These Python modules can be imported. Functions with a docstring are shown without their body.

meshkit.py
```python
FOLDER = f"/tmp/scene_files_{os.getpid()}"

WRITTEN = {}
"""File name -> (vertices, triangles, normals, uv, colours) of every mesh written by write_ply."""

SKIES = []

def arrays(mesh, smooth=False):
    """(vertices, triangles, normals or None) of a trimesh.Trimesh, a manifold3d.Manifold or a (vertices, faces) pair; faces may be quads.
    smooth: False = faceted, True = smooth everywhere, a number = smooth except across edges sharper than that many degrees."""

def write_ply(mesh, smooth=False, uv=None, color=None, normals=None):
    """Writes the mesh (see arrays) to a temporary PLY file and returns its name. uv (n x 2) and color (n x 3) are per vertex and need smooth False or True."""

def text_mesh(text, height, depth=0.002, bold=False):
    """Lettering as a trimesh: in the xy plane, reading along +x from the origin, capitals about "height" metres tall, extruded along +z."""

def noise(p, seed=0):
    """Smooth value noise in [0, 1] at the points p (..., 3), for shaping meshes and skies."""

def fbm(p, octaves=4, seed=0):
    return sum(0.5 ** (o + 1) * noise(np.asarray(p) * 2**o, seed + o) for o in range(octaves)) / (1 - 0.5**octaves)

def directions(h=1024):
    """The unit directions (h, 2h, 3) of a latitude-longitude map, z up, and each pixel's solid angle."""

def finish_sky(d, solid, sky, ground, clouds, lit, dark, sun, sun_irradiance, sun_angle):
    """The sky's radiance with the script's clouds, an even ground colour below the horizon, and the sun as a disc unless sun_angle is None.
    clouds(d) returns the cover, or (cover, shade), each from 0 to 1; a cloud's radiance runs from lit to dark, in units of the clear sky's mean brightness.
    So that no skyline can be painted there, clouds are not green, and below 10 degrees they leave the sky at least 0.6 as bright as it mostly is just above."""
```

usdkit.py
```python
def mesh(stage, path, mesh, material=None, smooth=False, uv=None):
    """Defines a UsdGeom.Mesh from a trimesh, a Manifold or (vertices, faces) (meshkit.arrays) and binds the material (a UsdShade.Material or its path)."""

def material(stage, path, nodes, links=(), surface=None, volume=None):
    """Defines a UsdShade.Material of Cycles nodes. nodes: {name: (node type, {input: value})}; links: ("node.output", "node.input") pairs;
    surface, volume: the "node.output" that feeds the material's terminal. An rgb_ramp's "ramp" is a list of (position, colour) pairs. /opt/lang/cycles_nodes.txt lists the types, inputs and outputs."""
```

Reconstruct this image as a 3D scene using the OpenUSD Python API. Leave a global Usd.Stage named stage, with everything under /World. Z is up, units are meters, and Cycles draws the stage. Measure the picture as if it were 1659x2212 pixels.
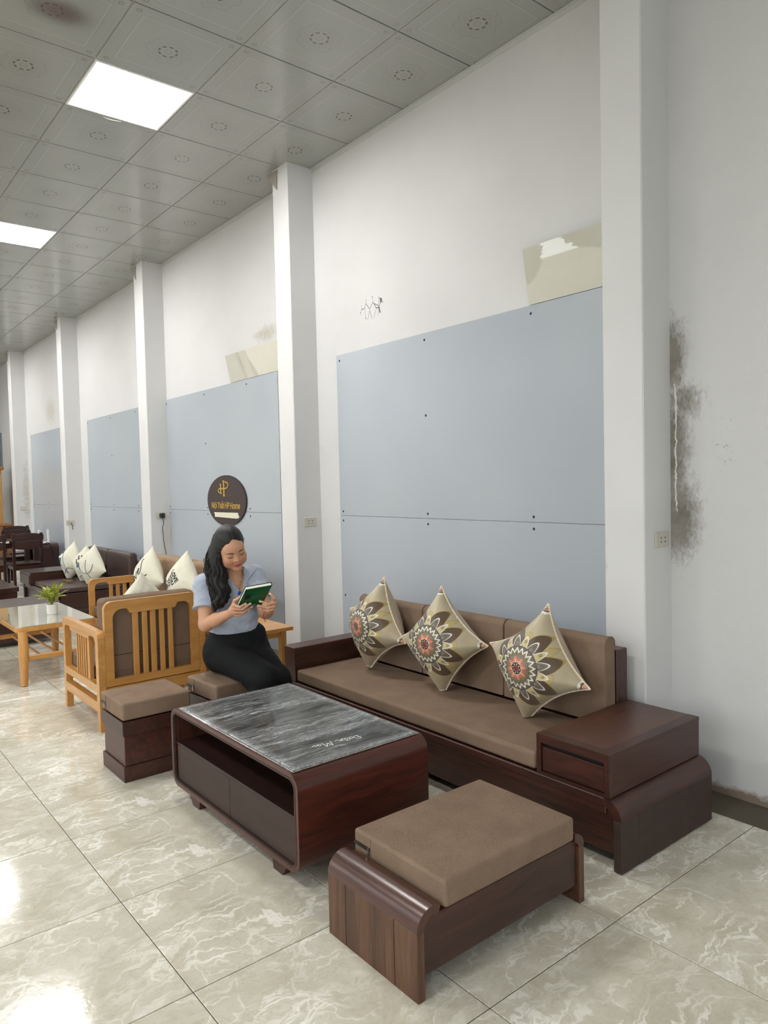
import math, random
import numpy as np, trimesh, manifold3d as m3, shapely.geometry as sg
import usdkit, meshkit
from pxr import Usd, UsdGeom, UsdShade, UsdLux, Gf, Sdf, Vt

random.seed(7)
RNG = np.random.default_rng(7)
stage = Usd.Stage.CreateInMemory()
UsdGeom.SetStageUpAxis(stage, 'Z')
UsdGeom.SetStageMetersPerUnit(stage, 1.0)
stage.SetDefaultPrim(UsdGeom.Xform.Define(stage, '/World').GetPrim())
UsdGeom.Scope.Define(stage, '/World/Looks')
PI = math.pi

# ---------------------------------------------------------------- camera, sky, lamps, exposure
EXPOSURE = -0.25
SKY = 1.05            # radiance of the overcast sky
LAMP = 64.0          # radiance of a ceiling light panel
yaw, pitch, roll = 0.891822, -0.0413727, -0.0234750
EYE = np.array([0.0, -3.26222, 1.47131])
_f = np.array([-math.sin(yaw) * math.cos(pitch), math.cos(yaw) * math.cos(pitch), math.sin(pitch)])
_r = np.array([math.cos(yaw), math.sin(yaw), 0.0])
_u = np.cross(_r, _f)
_r2 = math.cos(roll) * _r + math.sin(roll) * _u
_u2 = -math.sin(roll) * _r + math.cos(roll) * _u
cam = UsdGeom.Camera.Define(stage, '/World/Camera')
cam.CreateHorizontalApertureAttr(36.0)
cam.CreateVerticalApertureAttr(36.0 * 2212 / 1659)
cam.CreateFocalLengthAttr(36.0 * 1569.04 / 1659)
cam.CreateClippingRangeAttr(Gf.Vec2f(0.05, 300))
cam.CreateExposureAttr(EXPOSURE)
cam.AddTransformOp().Set(Gf.Matrix4d(*_r2, 0, *_u2, 0, *(-_f), 0, *EYE, 1))
sky = UsdLux.DomeLight.Define(stage, '/World/Sky')
sky.CreateIntensityAttr(SKY)
sky.CreateColorAttr(Gf.Vec3f(0.93, 0.97, 1.0))

# ---------------------------------------------------------------- material nodes
def srgb(r, g, b):
    c = np.array([r, g, b]) / 255.0
    return tuple(np.where(c < 0.04045, c / 12.92, ((c + 0.055) / 1.055) ** 2.4))

class Sock:
    def __init__(self, g, ref): self.g, self.ref = g, ref
    def _m(self, op, *o, **k): return self.g.math(op, self, *o, **k)
    def __add__(self, o): return self._m('add', o)
    __radd__ = __add__
    def __sub__(self, o): return self._m('subtract', o)
    def __rsub__(self, o): return self.g.math('subtract', o, self)
    def __mul__(self, o): return self._m('multiply', o)
    __rmul__ = __mul__
    def __truediv__(self, o): return self._m('divide', o)
    def __rtruediv__(self, o): return self.g.math('divide', o, self)
    def __pow__(self, o): return self._m('power', o)
    def abs(self): return self._m('absolute')
    def sin(self): return self._m('sine')
    def cos(self): return self._m('cosine')
    def exp(self): return self._m('exponent')
    def sqrt(self): return self._m('sqrt')
    def frac(self): return self._m('fraction')
    def floor(self): return self._m('floor')
    def lt(self, o): return self._m('less_than', o)
    def gt(self, o): return self._m('greater_than', o)
    def min(self, o): return self._m('minimum', o)
    def max(self, o): return self._m('maximum', o)
    def sat(self): return self._m('add', 0.0, use_clamp=True)
    def step(self, a, b):     # 0 at a, 1 at b, smooth
        return self.g.n('map_range', range_type='smoothstep', value=self, from_min=a, from_max=b)['result']

class Nd:
    def __init__(self, g, name): self.g, self.name = g, name
    def __getitem__(self, o): return Sock(self.g, f'{self.name}.{o}')

class G:
    """A small writer of node graphs."""
    def __init__(self): self.N, self.L = {}, []
    def n(self, kind, **kw):
        name = f'n{len(self.N)}'
        inp = {}
        for k, v in kw.items():
            if isinstance(v, Sock): self.L.append((v.ref, f'{name}.{k}'))
            else: inp[k] = v
        self.N[name] = (kind, inp)
        return Nd(self, name)
    def math(self, op, *a, **k):
        kw = {f'value{i + 1}': v for i, v in enumerate(a)}
        return self.n('math', math_type=op, **kw, **k)['value']
    def obj(self): return self.n('texture_coordinate')['object']
    def pos(self): return self.n('geometry')['position']
    def xyz(self, v):
        s = self.n('separate_xyz', vector=v)
        return s['x'], s['y'], s['z']
    def vec(self, x=0.0, y=0.0, z=0.0): return self.n('combine_xyz', x=x, y=y, z=z)['vector']
    def scale(self, v, s, loc=(0, 0, 0), rot=(0, 0, 0)):
        return self.n('mapping', mapping_type='point', vector=v, scale=s, location=loc, rotation=rot)['vector']
    def noise(self, v, s=5.0, d=3.0, r=0.55, dist=0.0): return self.n('noise_texture', vector=v, scale=s, detail=d, roughness=r, distortion=dist)['fac']
    def ramp(self, f, stops, interpolate=True): return self.n('rgb_ramp', fac=f, ramp=stops, interpolate=interpolate)['color']
    def mix(self, f, a, b, t='mix'): return self.n('mix_color', blend_type=t, fac=f, a=a, b=b)['result']
    def bump(self, h, dist=0.002, strength=0.5): return self.n('bump', height=h, distance=dist, strength=strength)['normal']
    def gauss(self, P, c, r):
        x, y, z = P
        out = None
        for p, cc, rr in zip((x, y, z), c, r):
            if rr is None: continue
            q = (p - cc) / rr
            q = q * q
            out = q if out is None else out + q
        return (out * -1.0).exp()
    def done(self, name, **kw):
        p = self.n('principled_bsdf', **kw)
        return self.out(name, p['BSDF'])
    def out(self, name, s):
        return usdkit.material(stage, f'/World/Looks/{name}', self.N, self.L, surface=s.ref)

M = {}
def plain(name, color, rough=0.5, **kw):
    g = G()
    M[name] = g.done(name, base_color=color, roughness=rough, **kw)
    return M[name]

def wood(name, axis, dark, light, rough=0.42, coat=0.12, scale=1.0, contrast=1.25):
    """Straight-grained stained wood whose grain runs along the axis of the thing."""
    g = G()
    s = [26.0, 26.0, 26.0]; s['xyz'.index(axis)] = 1.3
    o = g.obj()
    warp = g.n('noise_texture', vector=o, scale=2.6, detail=2.0)['color']
    v = g.n('mix_color', blend_type='linear_light', fac=0.05, a=o, b=warp)['result']
    v = g.scale(v, tuple(q * scale for q in s))
    big = g.noise(v, 1.0, 4.0, 0.6, 0.6)
    f = [260.0, 260.0, 260.0]; f['xyz'.index(axis)] = 7.0
    fine = g.noise(g.scale(o, tuple(f)), 1.0, 2.0, 0.6)
    t = (big * 0.72 + fine * 0.28)
    t = (t - 0.5) * (1.9 * contrast) + 0.5
    c = g.ramp(t.sat(), [(0.0, dark), (1.0, light)])
    M[name] = g.done(name, base_color=c, roughness=rough, coat_weight=coat, coat_roughness=0.22, normal=g.bump(fine, 0.0006, 0.35))
    return M[name]

def fabric(name, c0, c1, scale=800.0, rough=1.0, sheen=0.0):
    g = G()
    o = g.obj()
    a = g.noise(o, scale, 2.0, 0.7)
    b = g.noise(g.scale(o, (1.0, 1.0, 3.0)), scale * 0.45, 1.0, 0.5)
    w = g.noise(o, 9.0, 3.0, 0.5)
    t = (a * 0.55 + b * 0.45 - 0.5) * 2.4 + 0.5 + (w - 0.5) * 0.5
    c = g.ramp(t.sat(), [(0.0, c0), (1.0, c1)])
    M[name] = g.done(name, base_color=c, roughness=rough, sheen_weight=sheen, sheen_roughness=0.5, specular_ior_level=.15, normal=g.bump(a * 0.7 + w * 1.0, 0.002, 0.35))
    return M[name]

# ---------------------------------------------------------------- meshes
def cat(ms):
    ms = [arr(m) for m in ms]
    v, f, n = [], [], 0
    for a, b in ms:
        v.append(a); f.append(b + n); n += len(a)
    return np.vstack(v), np.vstack(f)

def arr(m):
    if hasattr(m, 'to_mesh'):
        q = m.to_mesh(); return np.asarray(q.vert_properties[:, :3], float), np.asarray(q.tri_verts, int)
    if isinstance(m, tuple):
        v, f = np.asarray(m[0], float), np.asarray(m[1], int)
        if f.shape[1] == 4: f = np.vstack([f[:, [0, 1, 2]], f[:, [0, 2, 3]]])
        return v, f
    return np.asarray(m.vertices, float), np.asarray(m.faces, int)

def hullp(p): return m3.Manifold.hull_points(np.asarray(p, float))

def cbox(x0, x1, y0, y1, z0, z1, b=0.003):
    """A box with chamfered edges."""
    b = min(b, (x1 - x0) * .45, (y1 - y0) * .45, (z1 - z0) * .45)
    p = []
    for x, sx in ((x0, 1), (x1, -1)):
        for y, sy in ((y0, 1), (y1, -1)):
            for z, sz in ((z0, 1), (z1, -1)):
                p += [(x, y + sy * b, z + sz * b), (x + sx * b, y, z + sz * b), (x + sx * b, y + sy * b, z)]
    return arr(hullp(p))

def sbox(x0, x1, y0, y1, z0, z1):
    v = np.array([(x, y, z) for x in (x0, x1) for y in (y0, y1) for z in (z0, z1)], float)
    f = np.array([(0, 1, 3), (0, 3, 2), (4, 6, 7), (4, 7, 5), (0, 4, 5), (0, 5, 1), (2, 3, 7), (2, 7, 6), (0, 2, 6), (0, 6, 4), (1, 5, 7), (1, 7, 3)])
    return v, f

def rbox(x0, x1, y0, y1, z0, z1, r, n=5):
    """A box with round edges."""
    r = min(r, (x1 - x0) * .49, (y1 - y0) * .49, (z1 - z0) * .49)
    a = np.linspace(0, PI / 2, n)
    oc = np.array([(math.cos(t) * math.cos(q), math.cos(t) * math.sin(q), math.sin(t)) for t in a for q in a])
    p = []
    for x, sx in ((x0 + r, -1), (x1 - r, 1)):
        for y, sy in ((y0 + r, -1), (y1 - r, 1)):
            for z, sz in ((z0 + r, -1), (z1 - r, 1)):
                p.append(np.array([x, y, z]) + oc * r * [sx, sy, sz])
    return arr(hullp(np.vstack(p)))

def A3(*p): return np.array(p, float)

def puff(x0, x1, y0, y1, z0, z1, r=0.02, bulge=0.006, seed=0, n=12):
    """An upholstered block: round edges, softly bulging, a little uneven, with a piped seam line round its top and bottom."""
    m = hullp(arr(rbox(x0, x1, y0, y1, z0, z1, r))[0]).refine_to_length(max(x1 - x0, y1 - y0, z1 - z0) / n)
    v, f = arr(m)
    c, h = np.array([(x0 + x1) / 2, (y0 + y1) / 2, (z0 + z1) / 2]), np.array([x1 - x0, y1 - y0, z1 - z0]) / 2
    q = (v - c) / h
    for k in range(3):
        o = [i for i in range(3) if i != k]
        w = (1 - np.clip(np.abs(q[:, o[0]]), 0, 1) ** 2) * (1 - np.clip(np.abs(q[:, o[1]]), 0, 1) ** 2)
        v[:, k] += np.sign(q[:, k]) * (np.abs(q[:, k]) > .6) * w * bulge * (1.0 if k == 2 else .15)
    nz = meshkit.fbm(v * 7.0 + seed * 3.1, 3, seed) - 0.5
    v += (q / np.maximum(np.linalg.norm(q, axis=1, keepdims=True), 1e-6)) * nz[:, None] * bulge * A3(.25, .25, .9)
    a, b = v.min(0), v.max(0)
    return A3(x0, y0, z0) + (v - a) / (b - a) * A3(x1 - x0, y1 - y0, z1 - z0), f

def prism(poly, a0, a1, axis='y'):
    """Extrudes a polygon along an axis. poly in (x,z) for y, (y,z) for x, (x,y) for z."""
    if not hasattr(poly, 'exterior'): poly = sg.Polygon(poly)
    if poly.exterior.is_ccw is False: poly = sg.polygon.orient(poly)
    t = trimesh.creation.extrude_polygon(poly, a1 - a0, engine='earcut')
    v = np.asarray(t.vertices); f = np.asarray(t.faces)
    if axis == 'z': w = np.c_[v[:, 0], v[:, 1], v[:, 2] + a0]
    elif axis == 'y': w = np.c_[v[:, 0], a1 - v[:, 2], v[:, 1]]
    else: w = np.c_[v[:, 2] + a0, v[:, 0], v[:, 1]]
    return w, f

def tube(path, r, n=8, caps=True):
    """Sweeps a circle of the given radius (or radii) along a polyline."""
    P = np.asarray(path, float); m = len(P)
    R = np.broadcast_to(np.asarray(r, float), (m,))
    T = np.gradient(P, axis=0); T /= np.maximum(np.linalg.norm(T, axis=1, keepdims=True), 1e-9)
    u = np.cross(T[0], [0, 0, 1.0])
    if np.linalg.norm(u) < 1e-3: u = np.cross(T[0], [0, 1.0, 0])
    u /= np.linalg.norm(u)
    V = []
    ang = np.arange(n) * 2 * PI / n
    for i in range(m):
        u = u - T[i] * (u @ T[i]); u /= max(np.linalg.norm(u), 1e-9)
        w = np.cross(T[i], u)
        V.append(P[i] + R[i] * (np.cos(ang)[:, None] * u + np.sin(ang)[:, None] * w))
    V = np.vstack(V); F = []
    for i in range(m - 1):
        for k in range(n):
            a, b = i * n + k, i * n + (k + 1) % n
            F += [(a, b, b + n), (a, b + n, a + n)]
    if caps:
        V = np.vstack([V, P[0], P[-1]]); c0, c1 = len(V) - 2, len(V) - 1
        for k in range(n):
            F += [(c0, (k + 1) % n, k), (c1, (m - 1) * n + k, (m - 1) * n + (k + 1) % n)]
    return V, np.array(F)

def lathe(profile, n=32):
    t = trimesh.creation.revolve(np.asarray(profile, float), sections=n)
    return np.asarray(t.vertices), np.asarray(t.faces)

def smooth_path(pts, n=8):
    P = np.asarray(pts, float); P = np.vstack([2 * P[0] - P[1], P, 2 * P[-1] - P[-2]]); out = []
    for i in range(1, len(P) - 2):
        for t in np.linspace(0, 1, n, endpoint=False):
            a, b, c, d = P[i - 1], P[i], P[i + 1], P[i + 2]
            out.append(0.5 * (2 * b + (c - a) * t + (2 * a - 5 * b + 4 * c - d) * t * t + (3 * b - a - 3 * c + d) * t ** 3))
    out.append(P[-2])
    return np.array(out)

def xf(m, R=None, t=None):
    v, f = arr(m)
    if R is not None: v = v @ np.asarray(R).T
    if t is not None: v = v + np.asarray(t, float)
    return v, f

def rotz(a): c, s = math.cos(a), math.sin(a); return np.array([[c, -s, 0], [s, c, 0], [0, 0, 1.0]])
def rotx(a): c, s = math.cos(a), math.sin(a); return np.array([[1.0, 0, 0], [0, c, -s], [0, s, c]])
def roty(a): c, s = math.cos(a), math.sin(a); return np.array([[c, 0, s], [0, 1.0, 0], [-s, 0, c]])

# ---------------------------------------------------------------- the scene's objects
USED = {}
PLACE = {}
def numbered(parent, name):
    k = (parent, name); i = USED.get(k, -1) + 1; USED[k] = i
    return name if i == 0 else f'{name}_{i:03d}'

def thing(name, label, cat_, loc=(0, 0, 0), rz=0.0, group=None, kind=None):
    path = '/World/' + numbered('/World', name)
    x = UsdGeom.Xform.Define(stage, path)
    x.AddTranslateOp().Set(Gf.Vec3d(*map(float, loc)))
    if rz: x.AddRotateZOp().Set(math.degrees(rz))
    PLACE[path] = (np.asarray(loc, float), rz)
    p = x.GetPrim()
    tagp(p, label, cat_, group, kind)
    return p

def tagp(p, label=None, cat_=None, group=None, kind=None):
    for k, v in (('label', label), ('category', cat_), ('group', group), ('kind', kind)):
        if v: p.SetCustomDataByKey(k, v)

def where(p):
    q = str(p.GetPath())
    while q not in PLACE and q.count('/') > 1: q = q.rsplit('/', 1)[0]
    return PLACE.get(q, (np.zeros(3), 0.0))

def part(parent, name, mesh, mat, smooth=False, label=None, world=True, kind=None, colors=None):
    """One mesh under its thing (or part). world: the mesh is given in room coordinates."""
    v, f = arr(mesh)
    if world:
        loc, rz = where(parent)
        v = (v - loc) @ rotz(-rz).T
    par = str(parent.GetPath())
    path = par + '/' + numbered(par, name)
    m = usdkit.mesh(stage, path, (v, f), M[mat] if isinstance(mat, str) else mat, smooth=smooth)
    if colors is not None:
        pv = UsdGeom.PrimvarsAPI(m).CreatePrimvar('tint', Sdf.ValueTypeNames.Color3fArray, 'vertex')
        pv.Set(Vt.Vec3fArray.FromNumpy(np.asarray(colors, np.float32)))
    p = m.GetPrim()
    tagp(p, label=label, kind=kind)
    return p

def single(name, mesh, mat, label, cat_, group=None, kind=None, smooth=False):
    """A thing that is one mesh."""
    path = '/World/' + numbered('/World', name)
    m = usdkit.mesh(stage, path, arr(mesh), M[mat] if isinstance(mat, str) else mat, smooth=smooth)
    tagp(m.GetPrim(), label, cat_, group, kind)
    return m.GetPrim()

def struct(name, mesh=None, mat=None, smooth=False, label=None):
    path = '/World/' + numbered('/World', name)
    if mesh is None: p = UsdGeom.Xform.Define(stage, path).GetPrim()
    else: p = usdkit.mesh(stage, path, arr(mesh), M[mat], smooth=smooth).GetPrim()
    PLACE[path] = (np.zeros(3), 0.0)
    tagp(p, label=label, kind='structure')
    return p

def copy_of(src, loc, rz, label, group=None):
    """A repeat: references the first one with its parts."""
    was = src.GetCustomData()
    t = thing(src.GetName(), label, was['category'], loc, rz, group or was.get('group'))
    t.GetReferences().AddInternalReference(src.GetPath()); t.SetInstanceable(True)
    return t

def placed_tile(parent, name, mesh, mat, loc):
    """A piece with its own origin, so that its print is laid out from its own centre."""
    par = str(parent.GetPath())
    m = usdkit.mesh(stage, par + '/' + numbered(par, name), mesh, M[mat])
    m.AddTranslateOp().Set(Gf.Vec3d(*map(float, loc)))
    return m.GetPrim()
# ---------------------------------------------------------------- materials of the room
H = 3.94
def wall_material():
    g = G(); P = g.xyz(g.pos()); x, y, z = P
    pv = g.pos()
    big = g.noise(pv, 1.3, 4.0, 0.6); fine = g.noise(pv, 18.0, 5.0, 0.65); speck = g.noise(pv, 60.0, 3.0, 0.7)
    c = g.ramp(big, [(0.3, (.60, .598, .594)), (0.7, (.645, .645, .642))])
    rag = fine * 1.3 + speck * 0.5 - 0.9           # ragged edge of the stains
    def stain(c, mask, col, gain=2.0, amount=1.0):
        m = ((mask + rag * 0.75 - 0.45) * gain).sat() * amount
        return g.mix(m, c, col)
    # mould along the corner right of the nearest pillar: mottled, thinning outwards
    hatch = g.noise(g.scale(pv, (1.0, 1.0, .55)), 46.0, 6.0, .75, .8)
    mott = g.noise(pv, 9.0, 4.0, .6)
    mould = g.gauss(P, (-1.835, 0, 1.60), (.085, None, .36)).max(g.gauss(P, (-1.805, 0, 1.27), (.105, None, .20)) * 1.05)
    mould = mould.max(g.gauss(P, (-1.835, 0, 2.03), (.075, None, .20)) * .95).max(g.gauss(P, (-1.79, 0, 1.82), (.11, None, .10)) * .8)
    k = ((mould * 1.25 + (mott - .5) * .9 + (hatch - .5) * 1.7 - .26) * 1.35).sat() * (mould * 3.0).sat()
    c = g.mix(k * .95, c, g.ramp(mott, [(.35, (.155, .14, .11)), (.65, (.27, .25, .215))]))
    peel = (x + 1.820 + (fine - .5) * .030 + (mott - .5) * .02).abs().step(.0055, .003) * (g.gauss(P, (-1.82, 0, 1.60), (.1, None, .42)) * (hatch + .35)).gt(.50)
    c = g.mix(peel * .9, c, (.74, .73, .70))
    scr = (g.noise(g.scale(pv, (1.0, 1.0, .6), rot=(0, .5, 0)), 75.0, 3.0, .6, 1.0) - .66).gt(0) * g.gauss(P, (-1.60, 0, 1.62), (.06, None, .16)).gt(.4)
    c = g.mix(scr * .7, c, (.22, .22, .21))
    c = g.mix(((hatch - .55) * 3.0).sat() * g.gauss(P, (-1.62, 0, 1.2), (.28, None, .6)) * .30, c, (.40, .38, .35))
    c = stain(c, g.gauss(P, (-1.55, 0, .75), (.5, None, .5)) * 0.40, (.46, .43, .40), 2.0, 0.5)
    # damp, brown foot of the wall
    foot = (z * -14.0 + 1.15).sat() * ((x + 2.2) * 3.0).sat()
    c = stain(c, foot, (.20, .135, .09), 2.6, 0.9)
    # cracked plaster over the first bay's boards, damp over the others
    cr = g.n('voronoi_texture', vector=g.scale(pv, (1.0, 1.0, .55)), scale=17.0, feature='distance_to_edge')['distance']
    crack = cr.lt(0.022) * (g.gauss(P, (-4.13, 0, 2.72), (.17, None, .10)) + fine * .4 - .45).gt(0.28)
    c = g.mix(crack, c, (.10, .10, .09))
    c = stain(c, g.gauss(P, (-5.62, 0, 2.80), (.32, None, .10)) * .9, (.42, .39, .31), 2.0, .8)
    c = stain(c, g.gauss(P, (-5.75, 0, 2.55), (.5, None, .16)) * .66, (.62, .60, .50), 2.0, .8)
    c = stain(c, g.gauss(P, (-12.6, 0, 2.75), (.45, None, .30)) * .85, (.50, .45, .36), 2.0, .8)
    c = stain(c, g.gauss(P, (-15.2, 0, 1.5), (.8, None, 1.0)) * .95, (.27, .27, .25), 1.6, .85)
    c = stain(c, g.gauss(P, (-5.0, 0, .35), (.3, None, .35)) * .8, (.50, .46, .40), 2.0, .6)
    c = stain(c, g.gauss(P, (-2.2, 0, 3.75), (.8, None, .25)) * .62, (.60, .57, .52), 1.6, .6)
    M['wall_paint'] = g.done('wall_paint', base_color=c, roughness=.62, normal=g.bump(fine * .6 + speck * .3, .004, .35))
wall_material()

def column_material():
    g = G(); P = g.xyz(g.pos()); x, y, z = P; pv = g.pos()
    fine = g.noise(pv, 16.0, 5.0, .65); big = g.noise(pv, 1.7, 3.0, .6)
    c = g.ramp(big, [(0.3, (.63, .628, .624)), (.7, (.675, .675, .672))])
    rag = fine * 1.5 - .75
    m = ((g.gauss(P, (-2.065, -.1, 1.0), (.04, .3, .55)) * .8 + rag * .7 - .5) * 2.2).sat()
    c = g.mix(m * .6, c, (.40, .36, .29))
    m = ((g.gauss(P, (-14.1, -.05, 1.4), (.3, .10, .9)) * .9 + rag * .6 - .45) * 2.2).sat()
    c = g.mix(m * .7, c, (.44, .41, .34))
    m = ((g.gauss(P, (-7.85, -.04, .9), (.2, .12, .6)) * .8 + rag * .6 - .45) * 2.0).sat()
    c = g.mix(m * .5, c, (.50, .46, .38))
    M['column_paint'] = g.done('column_paint', base_color=c, roughness=.6, normal=g.bump(fine, .003, .3))
column_material()

def floor_material():
    g = G(); o = g.obj()
    rnd = g.n('object_info')['random']
    off = g.vec((rnd * 3.0).floor() * 3.7, 0.0, 0.0)
    v = g.n('vector_math', math_type='add', vector1=o, vector2=off)['vector']
    warp = g.n('noise_texture', vector=v, scale=3.2, detail=4.0, roughness=.6)['color']
    vw = g.n('mix_color', blend_type='linear_light', fac=.16, a=v, b=warp)['result']
    s = g.scale(vw, (5.2, 1.7, 1.0))
    n1 = g.noise(s, 1.5, 6.0, .62, .8)
    ridge = (n1 - .5).abs()
    n2 = g.noise(g.scale(vw, (3.4, 1.5, 1.0), loc=(4.1, 2.2, 0)), 1.2, 5.0, .6, .6)
    cloud = g.noise(vw, 4.0, 6.0, .68)
    fine = g.noise(g.scale(v, (60., 26., 1.)), 1.0, 4.0, .7)
    base = g.ramp(cloud, [(.25, srgb(178, 172, 152)), (.5, srgb(202, 197, 180)), (.78, srgb(214, 212, 202))])
    base = g.mix((fine - .35).sat() * .55, base, srgb(166, 156, 132))
    band = ((n2 - .54) * 8.0).sat() * (cloud * 1.5 - .35).sat()
    c = g.mix(band * .95, base, srgb(240, 238, 228))
    vein = ridge.step(.045, .0) * (g.noise(v, 3.0, 2.0, .5) - .38).sat() * 3.2
    c = g.mix(vein.sat() * .9, c, srgb(244, 242, 234))
    cr = g.n('voronoi_texture', vector=vw, scale=5.2, feature='distance_to_edge')['distance']
    c = g.mix(cr.step(.035, .006) * (cloud - .42).sat() * 3.0, c, srgb(242, 240, 230))
    thin = (g.noise(s, 3.6, 5.0, .7, 1.2) - .5).abs().step(.012, .0)
    c = g.mix(thin * .4, c, srgb(160, 146, 116))
    M['floor_tile'] = g.done('floor_tile', base_color=c, roughness=g.noise(v, 40.0, 2.0, .5) * .09 + .05, specular_ior_level=.42, normal=g.bump(g.noise(v, 24.0, 4.0, .7), .0012, .18))
floor_material()
plain('grout', srgb(92, 84, 70), .85)

def ceiling_tile_material(name, smudge=False):
    g = G(); x, y, z = g.xyz(g.obj())
    u, v = x / .303, y / .303
    r = (u * u + v * v).sqrt(); th = g.math('arctan2', v, u)
    lace = g.noise(g.obj(), 120.0, 3.0, .7)
    def line(d, w): return (1.0 - (d.abs() / w)).sat()
    c8, c4 = (th * 8.0).cos(), (th * 4.0).cos().abs()
    base = srgb(160, 161, 157)
    c = g.mix(line(r - (.335 + c4 * .10), .016) * .34, base, srgb(118, 118, 115))
    c = g.mix(line(r - (.275 + c8 * .035), .014) * .30, c, srgb(126, 126, 123))
    c = g.mix(r.lt(.42) * (1.0 - r.lt(.14)) * (lace - .5).gt(.06) * .38, c, srgb(136, 136, 133))
    c = g.mix(line(r - (.24 + (th * 16.0).cos() * .02), .012) * .28, c, srgb(134, 134, 131))
    ring = line(r - .165, .026) * ((th * 8.0).cos()).gt(-.35)
    c = g.mix((ring * 1.6).sat() * .85, c, srgb(88, 80, 60))
    c = g.mix(line(r - .06, .02) * .5, c, srgb(130, 126, 114))
    m = u.abs().max(v.abs())
    c = g.mix(line(m - .745, .007) * .8, c, srgb(192, 192, 188))
    c = g.mix(line(m - .775, .009) * .55, c, srgb(140, 140, 137))
    c = g.mix(line(m - .93, .012) * .35, c, srgb(142, 142, 139))
    c = g.mix((m.gt(.775) * (lace - .44).gt(.06)) * .22, c, srgb(150, 150, 147))
    a, b = u.abs() - .865, v.abs() - .865
    q = (a * a + b * b).sqrt(); qt = g.math('arctan2', b, a)
    c = g.mix(line(q - (.036 + (qt * 8.0).cos() * .010), .013) * .9, c, srgb(104, 102, 92))
    if smudge:
        X, Y, Z = g.xyz(g.pos())
        e = g.gauss((X, Y, Z), (-4.02, -2.10, 0), (.12, .17, None))
        w = g.n('white_noise_texture', vector=g.scale(g.pos(), (900., 900., 900.)))['value']
        k = ((e + (w - .5) * .55 - .25) * 1.6).sat() * .85
        c = g.mix(k, c, g.ramp(e, [(.3, srgb(84, 92, 84)), (.8, srgb(92, 74, 72))]))
    M[name] = g.done(name, base_color=c, roughness=.17, specular_ior_level=.6)
ceiling_tile_material('ceiling_tile'); ceiling_tile_material('ceiling_tile_smudged', True)
plain('ceiling_grid', srgb(196, 197, 194), .45)
plain('ceiling_gap', srgb(44, 44, 42), .9)
g = G(); M['lamp_panel'] = g.out('lamp_panel', g.n('emission', color=(1.0, .985, .955), strength=LAMP)['emission'])
plain('lamp_frame', srgb(238, 238, 236), .4)
def board_material():
    g = G(); pv = g.pos()
    w = g.noise(pv, .9, 2.0, .5)
    c = g.ramp(w, [(.3, srgb(168, 176, 184)), (.7, srgb(175, 181, 188))])
    M['board'] = g.done('board', base_color=c, roughness=.27, specular_ior_level=.5, normal=g.bump(g.noise(pv, 1.7, 2.0, .5), .02, .06))
board_material()
plain('screw', (.02, .02, .022), .4)
g = G(); M['gloss_sheet'] = g.done('gloss_sheet', base_color=g.ramp(g.noise(g.pos(), 3.0, 4.0, .6), [(.3, srgb(200, 198, 184)), (.7, srgb(208, 206, 194))]), roughness=.015, specular_ior_level=.9, coat_weight=1.0, coat_roughness=.01)
plain('socket_plate', srgb(196, 192, 180), .45)
plain('black_plastic', (.012, .012, .013), .4)
plain('white_plastic', srgb(232, 233, 232), .35)
plain('dirt_concrete', srgb(110, 104, 96), .8)
plain('outer_wall', srgb(205, 203, 196), .8)
plain('yard_wall', srgb(206, 200, 182), .9)
plain('paving', srgb(150, 146, 138), .9)

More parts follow.
